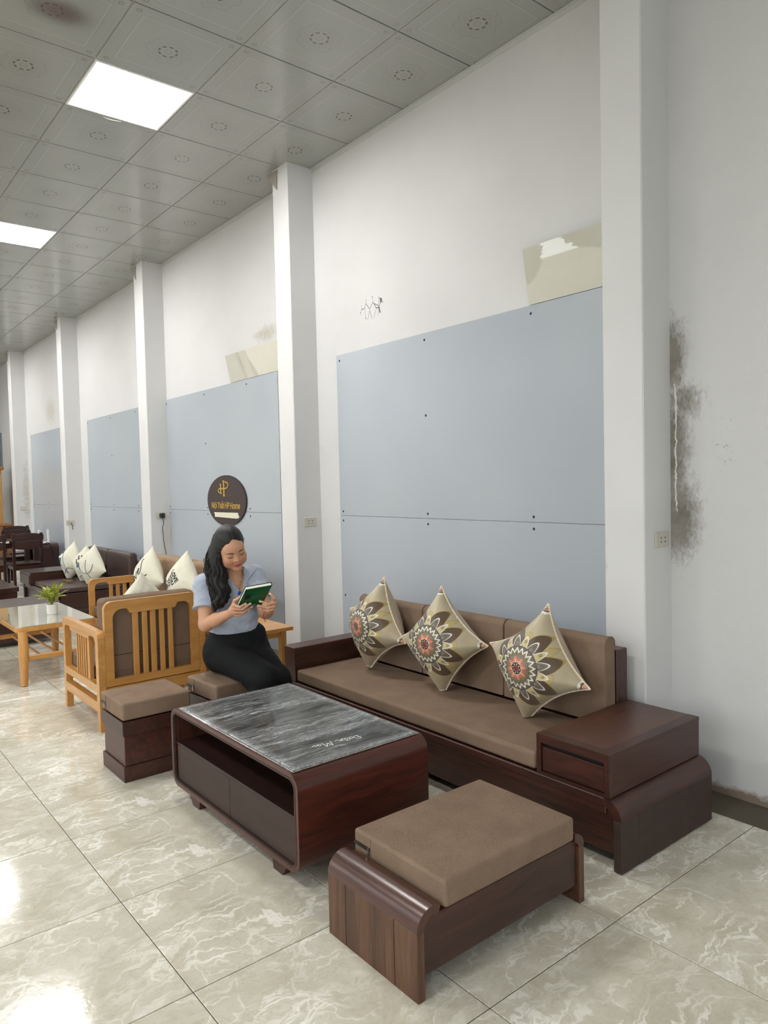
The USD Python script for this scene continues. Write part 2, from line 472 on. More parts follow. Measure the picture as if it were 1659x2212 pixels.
# ---------------------------------------------------------------- floor: joints 0.605 apart, tiles are pieces
T = 0.605
fl = struct('floor')
part(fl, 'grout_bed', sbox(-19.0, 3.6, -7.2, 0.2, -.06, -.0028), 'grout')
xs = [-1.3645 + T * k for k in range(-27, 8)]           # joints across the room
ys = [-.2175] + [-.6135 - T * k for k in range(0, 11)]   # joints along the room
TG = .0016
far = []
for i in range(len(xs) - 1):
    for j in range(len(ys) - 1):
        x0, x1, y1, y0 = xs[i] + TG, xs[i + 1] - TG, ys[j] - TG, ys[j + 1] + TG
        cx, cy = (x0 + x1) / 2, (y0 + y1) / 2
        seen = (-15.5 < cx < -.3) and cy > -3.7 and (cx * .63 - (cy + 3.26) * .776) < .35   # in front of the eye's right side
        d = np.array([cx, cy + 3.262]); fwd = d @ _f[:2] / np.hypot(*_f[:2]); rt = d @ _r[:2]
        seen = fwd > .8 and abs(rt) < fwd * .62 + .5 and cx > -15.5
        b = cbox(x0 - cx, x1 - cx, y0 - cy, y1 - cy, -.01, 0, .0012)
        if seen: placed_tile(fl, 'floor_tile', b, 'floor_tile', (cx, cy, 0))
        else: far.append(xf(sbox(x0 - cx, x1 - cx, y0 - cy, y1 - cy, -.01, 0), t=(cx, cy, 0)))
part(fl, 'floor_tile_field', cat(far), 'floor_tile', kind='stuff')
# bare strip left between the tiles and the wall
g = G(); pv = g.pos(); w = g.noise(pv, 22.0, 5.0, .7)
c = g.ramp(w, [(.35, srgb(84, 78, 70)), (.65, srgb(128, 122, 112))])
c = g.mix((g.noise(pv, 34.0, 2.0, .5) - .66).gt(.0), c, srgb(216, 214, 206))
M['strip'] = g.done('strip', base_color=c, roughness=.75)
struct('trim_1', sbox(-19.0, 3.6, -.216, .02, -.03, -.004), 'strip', label='bare grey concrete strip between the tiles and the wall')

# ---------------------------------------------------------------- walls and pillars
struct('wall_right', sbox(-18.6, 3.6, 0, .2, -.05, 4.3), 'wall_paint')
struct('wall_near', cat([sbox(3.4, 3.6, -1.3, 0, -.05, 4.3), sbox(3.4, 3.6, -5.8, -1.3, 2.9, 4.3), sbox(3.4, 3.6, -7.2, -5.8, -.05, 4.3)]), 'column_paint')
struct('wall_far', sbox(-18.6, -18.4, -7.2, 0, -.05, 4.3), 'column_paint')
COLS = [(-2.062, -1.848), (-5.068, -4.845), (-8.116, -7.868), (-11.253, -11.036), (-14.42, -14.195), (-17.5, -17.28)]
for a, b in COLS:
    struct('column', cbox(a, b, -.231, .01, -.01, H + .02, .006), 'column_paint', label='white plastered pillar standing out of the wall')
# open shopfront on the other long side: lintel and posts, daylight between them
struct('wall_left', cat([sbox(-18.6, 3.6, -7.2, -7.0, 3.72, 4.3)] + [sbox(x - .12, x + .12, -7.2, -7.0, -.05, 3.72) for x in np.arange(-18.4, 3.6, 4.35)]), 'outer_wall')
struct('ground_outside', sbox(-60, 40, -60, -7.2, -.12, -.06), 'paving')

# ---------------------------------------------------------------- ceiling of printed tiles
C = .6179
CX0, CY0 = -3.0995, -.5836
ce = struct('ceiling')
part(ce, 'backing', sbox(-18.6, 3.6, -7.2, .1, H + .03, H + .06), 'ceiling_gap')
lamps = [(k, 1) for k in (2, 7, 12, 17)] + [(k, 6) for k in (-3, 2, 12)]
lampset = set(lamps)
def cell(k, j):
    x1 = CX0 - C * k; y1 = CY0 - C * (j - 1) if j > 0 else -.004
    return x1 - C, x1, CY0 - C * j, y1
GAP = .004
away = []
for k in range(-11, 25):
    for j in range(0, 11):
        if (k, j - 1) in lampset: continue
        x0, x1, y0, y1 = cell(k, j)
        cx, cy = (x0 + x1) / 2, (y0 + y1) / 2
        if j == 0: cy = CY0 + C / 2 - .006
        b = cbox(x0 + GAP - cx, x1 - GAP - cx, y0 + GAP - cy, y1 - GAP - cy, 0, .02, .0025)
        d = np.array([cx, cy + 3.262]); fwd = d @ _f[:2] / np.hypot(*_f[:2]); rt = d @ _r[:2]
        if fwd > 1.2 and abs(rt) < fwd * .62 + .5 and k < 22:
            placed_tile(ce, 'ceiling_tile', b, 'ceiling_tile_smudged' if (k in (1, 2, 0) and j in (2, 3)) else 'ceiling_tile', (cx, cy, H))
        else: away.append(xf(sbox(x0 + GAP - cx, x1 - GAP - cx, y0 + GAP - cy, y1 - GAP - cy, 0, .02), t=(cx, cy, H)))
part(ce, 'ceiling_tile_field', cat(away), 'ceiling_tile', kind='stuff')
for j in range(0, 11):
    y = CY0 - C * j
    part(ce, 'grid_rail', sbox(-18.4, 3.4, y - .0015, y + .0015, H + .004, H + .03), 'ceiling_grid')
part(ce, 'grid_crossbar', cat([sbox(CX0 - C * k - .0012, CX0 - C * k + .0012, -7.0, 0, H + .006, H + .03) for k in range(-10, 25)]), 'ceiling_grid', kind='stuff')
part(ce, 'edge_angle', cat([sbox(-18.4, 3.4, -.022, 0, H - .004, H - .001), sbox(-18.4, 3.4, -.003, 0, H - .028, H - .001)]), 'ceiling_grid', label='pale metal angle along the wall')

for n, (k, j) in enumerate(lamps):
    x0, x1, y0, y1 = cell(k, j + 1)
    lab = ['square white ceiling light panel nearest the camera, lit', 'second square white ceiling light panel, cut by the left edge', 'third lit ceiling panel along the wall side, left of the frame', 'fourth lit ceiling panel along the wall side, furthest down',
           'lit ceiling panel of the outer row, behind the camera', 'second lit ceiling panel of the outer row, by the open shopfront', 'last lit ceiling panel of the outer row, by the open shopfront'][n]
    t = thing('ceiling_light', lab, 'ceiling light', ((x0 + x1) / 2, (y0 + y1) / 2, H), group='lit square panels in the ceiling')
    part(t, 'frame', cat([sbox(x0 + .006, x1 - .006, y0 + .006, y0 + .018, H - .003, H + .03), sbox(x0 + .006, x1 - .006, y1 - .018, y1 - .006, H - .003, H + .03),
                          sbox(x0 + .006, x0 + .018, y0 + .018, y1 - .018, H - .003, H + .03), sbox(x1 - .018, x1 - .006, y0 + .018, y1 - .018, H - .003, H + .03)]), 'lamp_frame')
    part(t, 'diffuser', sbox(x0 + .018, x1 - .018, y0 + .018, y1 - .018, H - .0015, H + .004), 'lamp_panel')
    if n == 0: part(t, 'wire_end', tube(smooth_path([(-4.960, -1.575, H - .001), (-4.972, -1.55, H - .004), (-4.968, -1.50, H - .006), (-4.958, -1.45, H - .002)]), .0022, 6), 'white_plastic', True)
# triangular paper flaps where the pillars meet the ceiling
plain('paper', srgb(150, 145, 134), .8)
for n, (a, b) in enumerate(COLS[1:5]):
    lab = ['second', 'third', 'fourth', 'fifth'][n]
    single('corner_flap', prism([(a + .085, H - .012), (a - .075, H - .012), (a + .075, H - .165)], -.2375, -.2335, 'y'), 'paper', f'small triangular paper flap at the top of the {lab} pillar from the right', 'paper flap', 'paper flaps at the pillar tops')

# ---------------------------------------------------------------- boards screwed to the wall
BAYS = [(-4.568, -2.128, 'first bay right of the woman'), (-7.889, -5.449, 'bay behind the woman and the oval sign'), (-10.712, -8.272, 'third bay from the right'), (-13.92, -11.48, 'far bay behind the dining chairs')]
for x0, x1, w in BAYS:
    for z0, z1, lv in ((1.223, 2.443, 'upper'), (.0, 1.219, 'lower')):
        t = thing('wall_board', f'{lv} pale blue-grey glossy board in the {w}', 'wall board', ((x0 + x1) / 2, -.006, z0), group='pale boards screwed to the wall')
        part(t, 'sheet', cbox(x0, x1, -.009, -.001, z0, z1, .0015), 'board')
        sx = [x0 + .04, x0 + 1.0, x0 + 1.22 * 1.55]
        for zz in ((z1 - .045, (z0 + z1) / 2 + .07, z0 + .03) if lv == 'upper' else (z1 - .035, (z0 + z1) / 2, z0 + .05)):
            for q, xx in enumerate(sx):
                if lv == 'upper' and zz == (z0 + z1) / 2 + .07 and q != 1: continue
                part(t, 'screw', xf(lathe([(0, .004), (.006, .003), (.0085, 0), (0, 0)], 10), rotx(PI / 2), (xx, -.009, zz)), 'screw')
# glossy offcuts above the boards, leaning a little out of the wall
for x0, x1, z0, z1, lean, lab in ((-2.688, -2.068, 2.447, 2.752, .170, 'glossy cream offcut above the nearest board, reflecting sky and trees'), (-6.312, -5.075, 2.447, 2.70, .195, 'glossy cream offcut above the board behind the woman')):
    b = sbox(x0, x1, -.004, 0, 0, z1 - z0)
    single('gloss_offcut', xf(b, rotx(lean), (0, -.004, z0)), 'gloss_sheet', lab, 'glossy sheet', 'glossy offcuts above the boards')

# ---------------------------------------------------------------- trees outside, seen in the reflections
g = G(); o = g.obj()
lc = g.ramp(g.noise(o, 3.0, 2.0, .5), [(.3, (.02, .05, .012)), (.7, (.06, .12, .03))])
pb = g.n('principled_bsdf', base_color=lc, roughness=.55); tr = g.n('translucent_bsdf', color=(.08, .16, .03))
M['leaf'] = g.out('leaf', g.n('mix_closure', fac=.25, closure1=pb['BSDF'], closure2=tr['BSDF'])['closure'])
plain('bark', (.09, .065, .045), .9)
def tree(x, y, h, r, seed, lab):
    rg = np.random.default_rng(seed)
    t = thing('shade_tree', lab, 'tree', (x, y, -.06))
    part(t, 'trunk', tube(smooth_path([(x, y, -.06), (x + .1, y, h * .3), (x - .05, y + .1, h * .55), (x, y, h * .9)], 4), np.linspace(.2, .06, 13), 8), 'bark', True)
    n = 9000; d = rg.normal(size=(n, 3)); d /= np.linalg.norm(d, axis=1, keepdims=True)
    p = d * (rg.random((n, 1)) ** .4) * [r, r, r * .7]
    keep = meshkit.fbm(p * .9 + seed, 3, seed) > .47
    p = p[keep] + [x, y, h]; n = len(p)
    a = rg.normal(size=(n, 3)); b = rg.normal(size=(n, 3)); a /= np.linalg.norm(a, axis=1, keepdims=True); b = np.cross(a, b); b /= np.linalg.norm(b, axis=1, keepdims=True)
    s = rg.uniform(.05, .11, (n, 1)); a *= s * 1.5; b *= s * .7
    v = np.stack([p - a, p + b, p + a, p - b], 1).reshape(-1, 3); f = np.arange(n * 4).reshape(-1, 4)
    part(t, 'foliage', (v, f), 'leaf', kind='stuff')
tree(-14.9, -14.6, 3.2, 1.35, 3, 'dense leafy tree outside the open shopfront, by the yard wall')
tree(-11.7, -15.2, 3.7, 1.3, 5, 'taller leafy tree outside the open shopfront, further right')
tree(-30.0, -14.0, 3.8, 2.2, 9, 'leafy tree far along the yard wall outside')
struct('yard_wall', sbox(-70, 30, -18.3, -18.0, -.1, 2.95), 'yard_wall', label='beige yard wall across from the open shopfront')
# ---------------------------------------------------------------- dark wood set in front
DK, LT = srgb(34, 17, 13), srgb(80, 42, 30)
wood('walnut_x', 'x', DK, LT); wood('walnut_y', 'y', DK, LT); wood('walnut_z', 'z', DK, LT)
wood('walnut_front', 'x', srgb(44, 31, 26), srgb(66, 48, 40), rough=.62, coat=.0, contrast=1.0)
wood('walnut_red_y', 'y', srgb(44, 16, 10), srgb(92, 40, 25), rough=.30, coat=.4)
plain('dark_inside', srgb(26, 16, 12), .6)
plain('slot_dark', (.004, .003, .003), .8)
FB0, FB1 = srgb(96, 79, 66), srgb(154, 131, 111)
fabric('brown_fabric', FB0, FB1)
plain('zip_black', (.012, .012, .012), .45)
plain('zip_metal', (.55, .55, .56), .3, metallic=1.0)

def arc(cx, cz, r, a0, a1, n=10):
    return [(cx + r * math.cos(t), cz + r * math.sin(t)) for t in np.linspace(a0, a1, n)]

# the long sofa
sf = thing('wooden_sofa', 'long dark-stained wooden sofa with a drawer box arm, against the wall', 'sofa', (-2.7, -.62, 0))
Y0, Y1 = -.963, -.292
def sofa_end(s, xo):
    """End of the base: boards under a bent-over shoulder. s = +1 right, -1 left; xo = outer face."""
    R = .072
    cx, cz = xo - s * R, .198
    out = arc(cx, cz, R, 0, PI / 2) if s > 0 else arc(cx, cz, R, PI, PI / 2)
    inn = arc(cx, cz, R - .034, PI / 2, 0) if s > 0 else arc(cx, cz, R - .034, PI / 2, PI)
    part(sf, 'bent_shoulder', prism([tuple(p) for p in out + inn], Y0, Y1, 'y'), 'walnut_y', 30)
    x0, x1 = (xo - .034, xo) if s > 0 else (xo, xo + .034)
    for a, b in ((Y0, -.850), (-.848, -.474), (-.472, Y1)):
        part(sf, 'end_board', cbox(x0, x1, a, b, .004, .1965, .0015), 'walnut_front')
sofa_end(1, -1.505); sofa_end(-1, -3.925)
part(sf, 'deck', cbox(-3.853, -1.577, Y0, Y1, .236, .270, .004), 'walnut_x')
part(sf, 'front_apron', cbox(-3.89, -1.54, -.945, -.92, .058, .236, .002), 'walnut_x')
part(sf, 'front_moulding', cbox(-3.853, -1.577, -.955, -.94, .205, .237, .004), 'walnut_x')
part(sf, 'rear_apron', sbox(-3.89, -1.54, -.33, -.305, .058, .236), 'walnut_x')
arm = part(sf, 'armrest', cbox(-3.866, -3.739, -.961, -.30, .2705, .480, .004), 'walnut_y')
# drawer box on the right
bx0, bx1, by0, by1, bz0, bz1 = -1.897, -1.556, -.961, -.30, .2705, .4355
part(sf, 'box_side', cbox(bx1 - .022, bx1, by0 + .02, by1, bz0, bz1 - .012, .002), 'walnut_y')
part(sf, 'box_side', cbox(bx0, bx0 + .022, by0 + .02, by1, bz0, bz1 - .012, .002), 'walnut_y')
part(sf, 'box_back', sbox(bx0 + .022, bx1 - .022, by1 - .02, by1, bz0, bz1 - .012), 'walnut_x')
tw = .048
def mitre(pts, m): part(sf, 'top_frame', prism(pts, bz1 - .014, bz1, 'z'), m)
mitre([(bx0, by0), (bx1, by0), (bx1 - tw, by0 + tw), (bx0 + tw * .0, by0 + tw)], 'walnut_x')
mitre([(bx1, by0), (bx1, by1), (bx1 - tw, by1), (bx1 - tw, by0 + tw)], 'walnut_y')
wood('walnut_top', 'y', srgb(62, 37, 28), srgb(98, 63, 49), rough=.38, coat=.15, contrast=.8)
part(sf, 'top_panel', cbox(bx0, bx1 - tw, by0 + tw, by1, bz1 - .014, bz1 - .0005, .0008), 'walnut_top')
fr = .022
part(sf, 'face_frame', cat([sbox(bx0, bx0 + fr, by0, by0 + .02, bz0, bz1 - .014), sbox(bx1 - fr, bx1, by0, by0 + .02, bz0, bz1 - .014), sbox(bx0 + fr, bx1 - fr, by0, by0 + .02, bz0, bz0 + .013), sbox(bx0 + fr, bx1 - fr, by0, by0 + .02, bz1 - .034, bz1 - .014)]), 'walnut_x')
part(sf, 'slot', sbox(bx0 + fr, bx1 - fr, by0 + .021, by0 + .024, bz0 + .01, bz1 - .03), 'slot_dark')
part(sf, 'drawer', cbox(bx0 + fr + .003, bx1 - fr - .003, by0 + .005, by0 + .02, bz0 + .016, bz1 - .052, .002), 'walnut_x')
# back frame
part(sf, 'back_frame', cbox(-3.74, -1.899, -.385, -.30, .2705, .678, .004), 'walnut_x')

def cushion(name, label, cat_, box, group=None, r=.022, bulge=.005, seed=0, mat='brown_fabric', zip_=None, seam=False, n=14):
    x0, x1, y0, y1, z0, z1 = box
    t = thing(name, label, cat_, ((x0 + x1) / 2, (y0 + y1) / 2, z0), group=group)
    part(t, 'cover', puff(*box, r=r, bulge=bulge, seed=seed, n=n), mat, 50)
    if seam:
        e = r * .30; zt = z1 - e + bulge * .1
        p = [(x0 + e, y0 + e), (x1 - e, y0 + e), (x1 - e, y1 - e), (x0 + e, y1 - e), (x0 + e, y0 + e)]
        part(t, 'seam', cat([tube([(a[0], a[1], zt), (b[0], b[1], zt)], .0016, 6) for a, b in zip(p, p[1:])]), mat, True)
    if zip_:
        a, b = zip_
        zp = part(t, 'zip', sbox(a, b, y0 - .0035, y0 + .004, (z0 + z1) / 2 - .007, (z0 + z1) / 2 + .004), 'zip_black')
        part(zp, 'zip_pull', sbox(b - .006, b - .001, y0 - .0055, y0 - .003, (z0 + z1) / 2 - .022, (z0 + z1) / 2 + .006), 'zip_metal')
        part(t, 'side_seam', tube([(b + .004, y0 - .0005, z0 + .012), (b + .004, y0 - .0005, z1 - .012)], .0014, 6), mat, True)
    return t
cushion('seat_cushion', 'long brown fabric seat cushion on the dark wooden sofa', 'cushion', (-3.737, -1.905, -.960, -.475, .271, .353), seed=1, r=.018, bulge=.004, n=26)
bk = [(-3.735, -3.131), (-3.127, -2.509), (-2.504, -1.902)]
for i, (a, b) in enumerate(bk):
    lab = ['left brown back cushion of the dark wooden sofa, nearest the woman', 'middle brown back cushion of the dark wooden sofa', 'right brown back cushion of the dark wooden sofa, by the drawer box'][i]
    t = thing('back_cushion', lab, 'cushion', ((a + b) / 2, -.43, .354), group='brown back cushions of the dark sofa')
    R = .036
    poly = [(-.478, .356), (-.390, .356), (-.391, .70)] + [(-.391 - R + R * math.cos(q), .747 - R + R * math.sin(q)) for q in np.linspace(0, PI / 2, 6)] + [(-.468 + R + R * math.cos(q), .747 - R + R * math.sin(q)) for q in np.linspace(PI / 2, PI, 6)]
    m = hullp(np.vstack([arr(prism(poly, a + .004, b - .004, 'x'))[0], arr(prism(sg.Polygon(poly).buffer(-.006), a, b, 'x'))[0]])).refine_to_length(.05)
    v, f = arr(m); v = v + (meshkit.fbm(v * 6 + i, 3, i) - .5)[:, None] * A3(.0, .004, .004)
    part(t, 'cover', (v, f), 'brown_fabric', 50)
    for xx in (a + .002, b - .002):
        part(t, 'end_seam', tube([(xx, p, q) for p, q in poly[2:]], .0018, 6), 'brown_fabric', True)

# the coffee table: a bent-wood ring with drawers inside, marble glass on top
tb = thing('coffee_table', 'dark wooden coffee table with rounded ends and film-wrapped black marble top', 'coffee table', (-2.73, -1.62, 0))
tx0, tx1, ty0, ty1, tz0, tz1 = -3.292, -2.172, -1.932, -1.310, .070, .4365
outer = sg.box(tx0 + .06, tz0 + .06, tx1 - .06, tz1 - .06).buffer(.06, quad_segs=10)
inner = sg.box(tx0 + .06, tz0 + .06, tx1 - .06, tz1 - .06).buffer(.038, quad_segs=10)
ring = outer.difference(inner)
wood('table_side', 'y', srgb(40, 15, 10), srgb(92, 40, 26), rough=.36, coat=.2, scale=1.7, contrast=1.1)
wood('table_top_wood', 'x', srgb(36, 17, 12), srgb(78, 42, 30), rough=.27, coat=.5)
part(tb, 'ring', prism(ring, ty0, ty1, 'y'), 'table_side', 25)
part(tb, 'edge_bead', cat([prism(sg.box(tx0 + .06, tz0 + .06, tx1 - .06, tz1 - .06).buffer(.0425, quad_segs=10).difference(inner.buffer(-.004)), ty0 - .001, ty0 + .010, 'y')]), 'walnut_front', 25)
wood('shelf_dark', 'x', srgb(24, 11, 8), srgb(52, 26, 19), rough=.5, coat=.0)
part(tb, 'shelf', cbox(tx0 + .023, tx1 - .023, ty0 + .012, ty1 - .021, .2585, .272, .002), 'shelf_dark')
part(tb, 'back_panel', sbox(tx0 + .02, tx1 - .02, ty1 - .02, ty1 - .008, tz0 + .02, tz1 - .02), 'dark_inside')
part(tb, 'inner_side', sbox(tx0 + .024, tx0 + .034, ty0 + .02, ty1 - .02, .272, .41), 'walnut_z')
for a, b in ((tx0 + .036, -2.7305), (-2.7275, tx1 - .036)):
    d = part(tb, 'drawer', cbox(a, b, ty0 + .013, ty0 + .032, tz0 + .0235, .2575, .002), 'walnut_front')
def foot(x, y):
    p = [(-.075, .0715), (.055, .0715), (.05, .05), (.042, 0), (-.025, 0), (-.05, .035), (-.062, .055)]
    s = 1 if x < -2.7 else -1
    return prism([(x + s * a, z) for a, z in p], y, y + .052, 'y')
for x in (-3.115, -2.37):
    for y in (ty0 + .03, ty1 - .085):
        part(tb, 'foot', foot(x, y), 'walnut_x', 25)
# marble glass and the cling film on it
g = G(); o = g.obj()
vw = g.n('mix_color', blend_type='linear_light', fac=.05, a=o, b=g.n('noise_texture', vector=o, scale=5.0, detail=3.0)['color'])['result']
st = g.noise(g.scale(vw, (9.0, 1.5, 1.0)), 2.0, 6.0, .62, .4)
st2 = g.noise(g.scale(vw, (26.0, 2.2, 1.0), rot=(0, 0, .12)), 1.5, 5.0, .65, .3)
c = g.ramp(st, [(.34, srgb(52, 53, 52)), (.46, srgb(84, 85, 83)), (.52, srgb(128, 129, 127)), (.57, srgb(70, 71, 69)), (.64, srgb(158, 159, 157)), (.72, srgb(82, 83, 81))])
c = g.mix(((st2 - .54) * 4.0).sat(), c, srgb(186, 188, 187))
M['marble_glass'] = g.done('marble_glass', base_color=c, roughness=.06, specular_ior_level=.6, coat_weight=.8, coat_roughness=.03)
gx0, gx1, gy0, gy1 = tx0 + .075, tx1 - .045, ty0 + .012, ty1 - .012
top = part(tb, 'marble_top', cbox(gx0, gx1, gy0, gy1, tz1 - .001, tz1 + .0055, .001), 'marble_glass', label='black and grey streaked marble glass top')
# wrinkled cling film stretched over the top: fine raised folds
g = G(); o = g.obj()
vw = g.n('mix_color', blend_type='linear_light', fac=.03, a=o, b=g.n('noise_texture', vector=o, scale=7.0, detail=2.0)['color'])['result']
f1 = g.noise(g.scale(vw, (34.0, 3.2, 1.0), rot=(0, 0, .10)), 1.0, 5.0, .72, .2)
f2 = g.noise(g.scale(vw, (12.0, 1.6, 1.0), rot=(0, 0, -.16)), 1.0, 4.0, .65)
x, y, z = g.xyz(o)
edge = (x - (gx0 + 2.73)).abs().min((x - (gx1 + 2.73)).abs()).min((y - (gy0 + 1.62)).abs()).min((y - (gy1 + 1.62)).abs())
e = edge.step(.055, .0)
fold = ((f1 - .50).abs().step(.022, .0) * (f2 - .44).sat() * 4.5).sat()
crum = (g.noise(vw, 90.0, 4.0, .75) - .5).abs().step(.05, 0) * e * .8
haze = (f2 - .50).sat() * 2.0
k = (fold * 1.1 + crum * .8 + haze * .6 + e * .10).sat() * .78
tr = g.n('transparent_bsdf')['BSDF']
nb = g.bump(f1 * .5 + f2 * .5 + g.noise(vw, 70.0, 3.0, .7) * e, .006, .5)
fil = g.n('principled_bsdf', base_color=srgb(222, 226, 228), roughness=.22, normal=nb)['BSDF']
gl = g.n('glossy_bsdf', roughness=.08, normal=nb)['BSDF']
m1 = g.n('mix_closure', fac=g.n('fresnel', IOR=1.38)['fac'], closure1=tr, closure2=gl)['closure']
M['cling_film'] = g.out('cling_film', g.n('mix_closure', fac=k, closure1=m1, closure2=fil)['closure'])
nx, ny = 90, 50
X, Yg = np.meshgrid(np.linspace(gx0 - .004, gx1 + .004, nx), np.linspace(gy0 - .004, gy1 + .004, ny), indexing='ij')
zf = tz1 + .0068 + .0009 * (meshkit.fbm(np.stack([X * 45, Yg * 6, X * 0], -1), 3, 4) - .2)
ed = np.minimum(np.minimum(X - gx0, gx1 - X), np.minimum(Yg - gy0, gy1 - Yg))
zf = zf + .0025 * np.clip(1 - ed / .05, 0, 1) * meshkit.fbm(np.stack([X * 60, Yg * 60, X * 0], -1), 3, 9)
zf = np.where(ed < 0, tz1 + .0012, zf)
v = np.stack([X, Yg, zf], -1).reshape(-1, 3); ii = np.arange(nx * ny).reshape(nx, ny)
f = np.stack([ii[:-1, :-1], ii[1:, :-1], ii[1:, 1:], ii[:-1, 1:]], -1).reshape(-1, 4)
part(tb, 'cling_film', (v, f), 'cling_film', True, label='clear wrinkled cling film over the marble')
# handwriting "Đoàn Mai" in white marker; it reads from the sofa side, upside down from here
plain('marker_white', (.85, .85, .85), .5)
plain('marker', (.85, .85, .85), .5)
def stroke(pts, w=.0021):
    P = smooth_path(np.array(pts, float), 5) if len(pts) > 2 else np.array(pts, float)
    return P
S = []
def add(dx, *ps): S.extend([[(a + dx, b) for a, b in p] for p in ps])
add(0.0, [(.10, 1.05), (.16, .5), (.20, .05), (.05, .12), (.22, .0), (.62, .18), (.72, .62), (.45, 1.0), (.12, .98), (-.02, .86)], [(-.06, .52), (.36, .56)])   # Đ
add(.85, [(.35, .55), (.10, .50), (.02, .22), (.20, .02), (.42, .18), (.40, .46), (.30, .55), (.62, .50)])                                                   # o
add(1.50, [(.40, .50), (.12, .50), (.02, .20), (.18, .02), (.38, .22), (.42, .50), (.44, .10), (.66, .06)], [(-.02, .80), (.52, .84)])                                  # à
add(2.20, [(.0, .05), (.06, .52), (.10, .06), (.24, .44), (.42, .50), (.48, .10), (.66, .04), (.95, .30)])                                                       # n
add(3.75, [(-.12, -.02), (.10, 1.02), (.22, .96), (.40, .25), (.74, .92), (.86, 1.0), (.92, .0), (1.02, -.04)])                                                 # M
add(4.95, [(.40, .50), (.12, .48), (.02, .20), (.18, .02), (.36, .20), (.42, .50), (.44, .10), (.62, .06)])                                                 # a
add(5.65, [(.0, .50), (.05, .10), (.18, .02), (.36, .22)], [(.06, .82), (.10, .80)])                                                                                   # i
# baseline ends on the table top taken from where the writing stands: reading direction is -y there
ox, oy, ux = -2.352, -1.530, np.array([-.10, -.995])
uy = np.array([.995, -.10])
ms = []
for s_ in S:
    P = stroke(s_)
    q = np.array([[ox, oy]]) + P[:, :1] * .0350 * ux + P[:, 1:] * .036 * uy
    ms.append(xf(tube(np.c_[q, np.zeros(len(q))], .0016, 6), np.diag([1, 1, .35]), (0, 0, tz1 + .0082)))
part(tb, 'handwriting', cat(ms), 'marker_white', True, label='white marker handwriting')

# the bench in front
bn = thing('wooden_bench', 'low dark wooden bench with curved shoulders, nearest the camera', 'bench', (-1.72, -1.58, 0))
B0, B1, BY0, BY1 = -1.940, -1.502, -1.968, -1.195
def bench_end(s, yo):
    R = .062 if s < 0 else .050; cy, cz = yo - s * R, .201
    ov = .55 if s < 0 else 0.0
    out = arc(cy, cz, R, 0, PI / 2 + ov) if s > 0 else arc(cy, cz, R, PI, PI / 2 - ov)
    inn = arc(cy, cz, R - .03, PI / 2 + ov, 0) if s > 0 else arc(cy, cz, R - .03, PI / 2 - ov, PI)
    part(bn, 'bent_shoulder', prism(out + inn, B0, B1, 'x'), 'walnut_gloss', 30)
    y0, y1 = (yo - .028, yo) if s > 0 else (yo, yo + .028)
    for a, b in ((B0, -1.846), (-1.844, -1.606), (-1.604, B1)):
        part(bn, 'end_board', cbox(a, b, y0, y1, 0, .1995, .0015), 'bench_board')
wood('walnut_gloss', 'x', srgb(42, 19, 13), srgb(88, 47, 32), rough=.30, coat=.35)
wood('bench_board', 'z', srgb(52, 31, 21), srgb(106, 72, 50), rough=.48, coat=.05, scale=.55, contrast=1.9)
bench_end(-1, BY0); bench_end(1, BY1)
wood('bench_rail', 'y', srgb(38, 19, 15), srgb(72, 42, 33), rough=.42, coat=.12, contrast=1.3)
part(bn, 'side_rail', cbox(-1.535, -1.513, BY0 + .028, BY1 - .028, .062, .224, .002), 'bench_rail')
part(bn, 'side_rail', cbox(-1.930, -1.908, BY0 + .028, BY1 - .028, .062, .224, .002), 'bench_rail')
part(bn, 'deck', cbox(B0 + .006, B1 - .012, BY0 + .06, BY1 - .052, .212, .226, .002), 'walnut_y')
for y in (BY0 + .028, BY1 - .058):
    part(bn, 'corner_block', sbox(-1.600, -1.535, y, y + .03, .03, .21), 'walnut_z')
cushion('bench_cushion', 'thick brown fabric cushion on the bench nearest the camera', 'cushion', (-1.944, -1.500, -1.858, -1.2475, .2268, .318), seed=4, r=.012, bulge=.004, zip_=(-1.935, -1.855), n=18)

# the two stools
def stool_at(x0, y0, label, clabel, rz=0.0):
    w, d = .322, .360
    t = thing('wooden_stool', label, 'stool', (x0 + w / 2, y0 + d / 2, 0), rz, group='dark wooden box stools')
    hw, hd = w / 2, d / 2
    part(t, 'plinth', cbox(-hw, hw, -hd, hd, 0, .078, .003), 'walnut_x', world=False)
    part(t, 'body', cbox(-hw + .010, hw - .010, -hd + .010, hd - .010, .078, .232, .002), 'stool_body', world=False)
    part(t, 'collar', cbox(-hw, hw, -hd, hd, .232, .304, .003), 'walnut_x', world=False)
    c = thing('stool_cushion', clabel, 'cushion', (x0 + w / 2, y0 + d / 2, .3055), rz, group='brown stool cushions')
    hw, hd = hw + .004, hd + .002
    part(c, 'cover', puff(-hw, hw, -hd, hd, 0, .098, r=.014, bulge=.005, seed=int(x0 * -100), n=12), 'brown_fabric', 50, world=False)
    zp = part(c, 'zip', sbox(-hw + .012, -hw + .085, -hd - .004, -hd + .004, .038, .050), 'zip_black', world=False)
    part(zp, 'zip_pull', sbox(-hw + .080, -hw + .085, -hd - .007, -hd - .003, .022, .05), 'zip_metal', world=False)
    part(c, 'side_seam', tube([(-hw + .090, -hd - .001, .008), (-hw + .090, -hd - .001, .09)], .0014, 6), 'brown_fabric', True, world=False)
wood('stool_body', 'x', srgb(40, 17, 12), srgb(84, 42, 28), rough=.40, coat=.12, contrast=1.3)
stool_at(-3.926, -2.055, 'dark wooden box stool in front of the oak armchair', 'brown cushion on the empty box stool beside the coffee table')
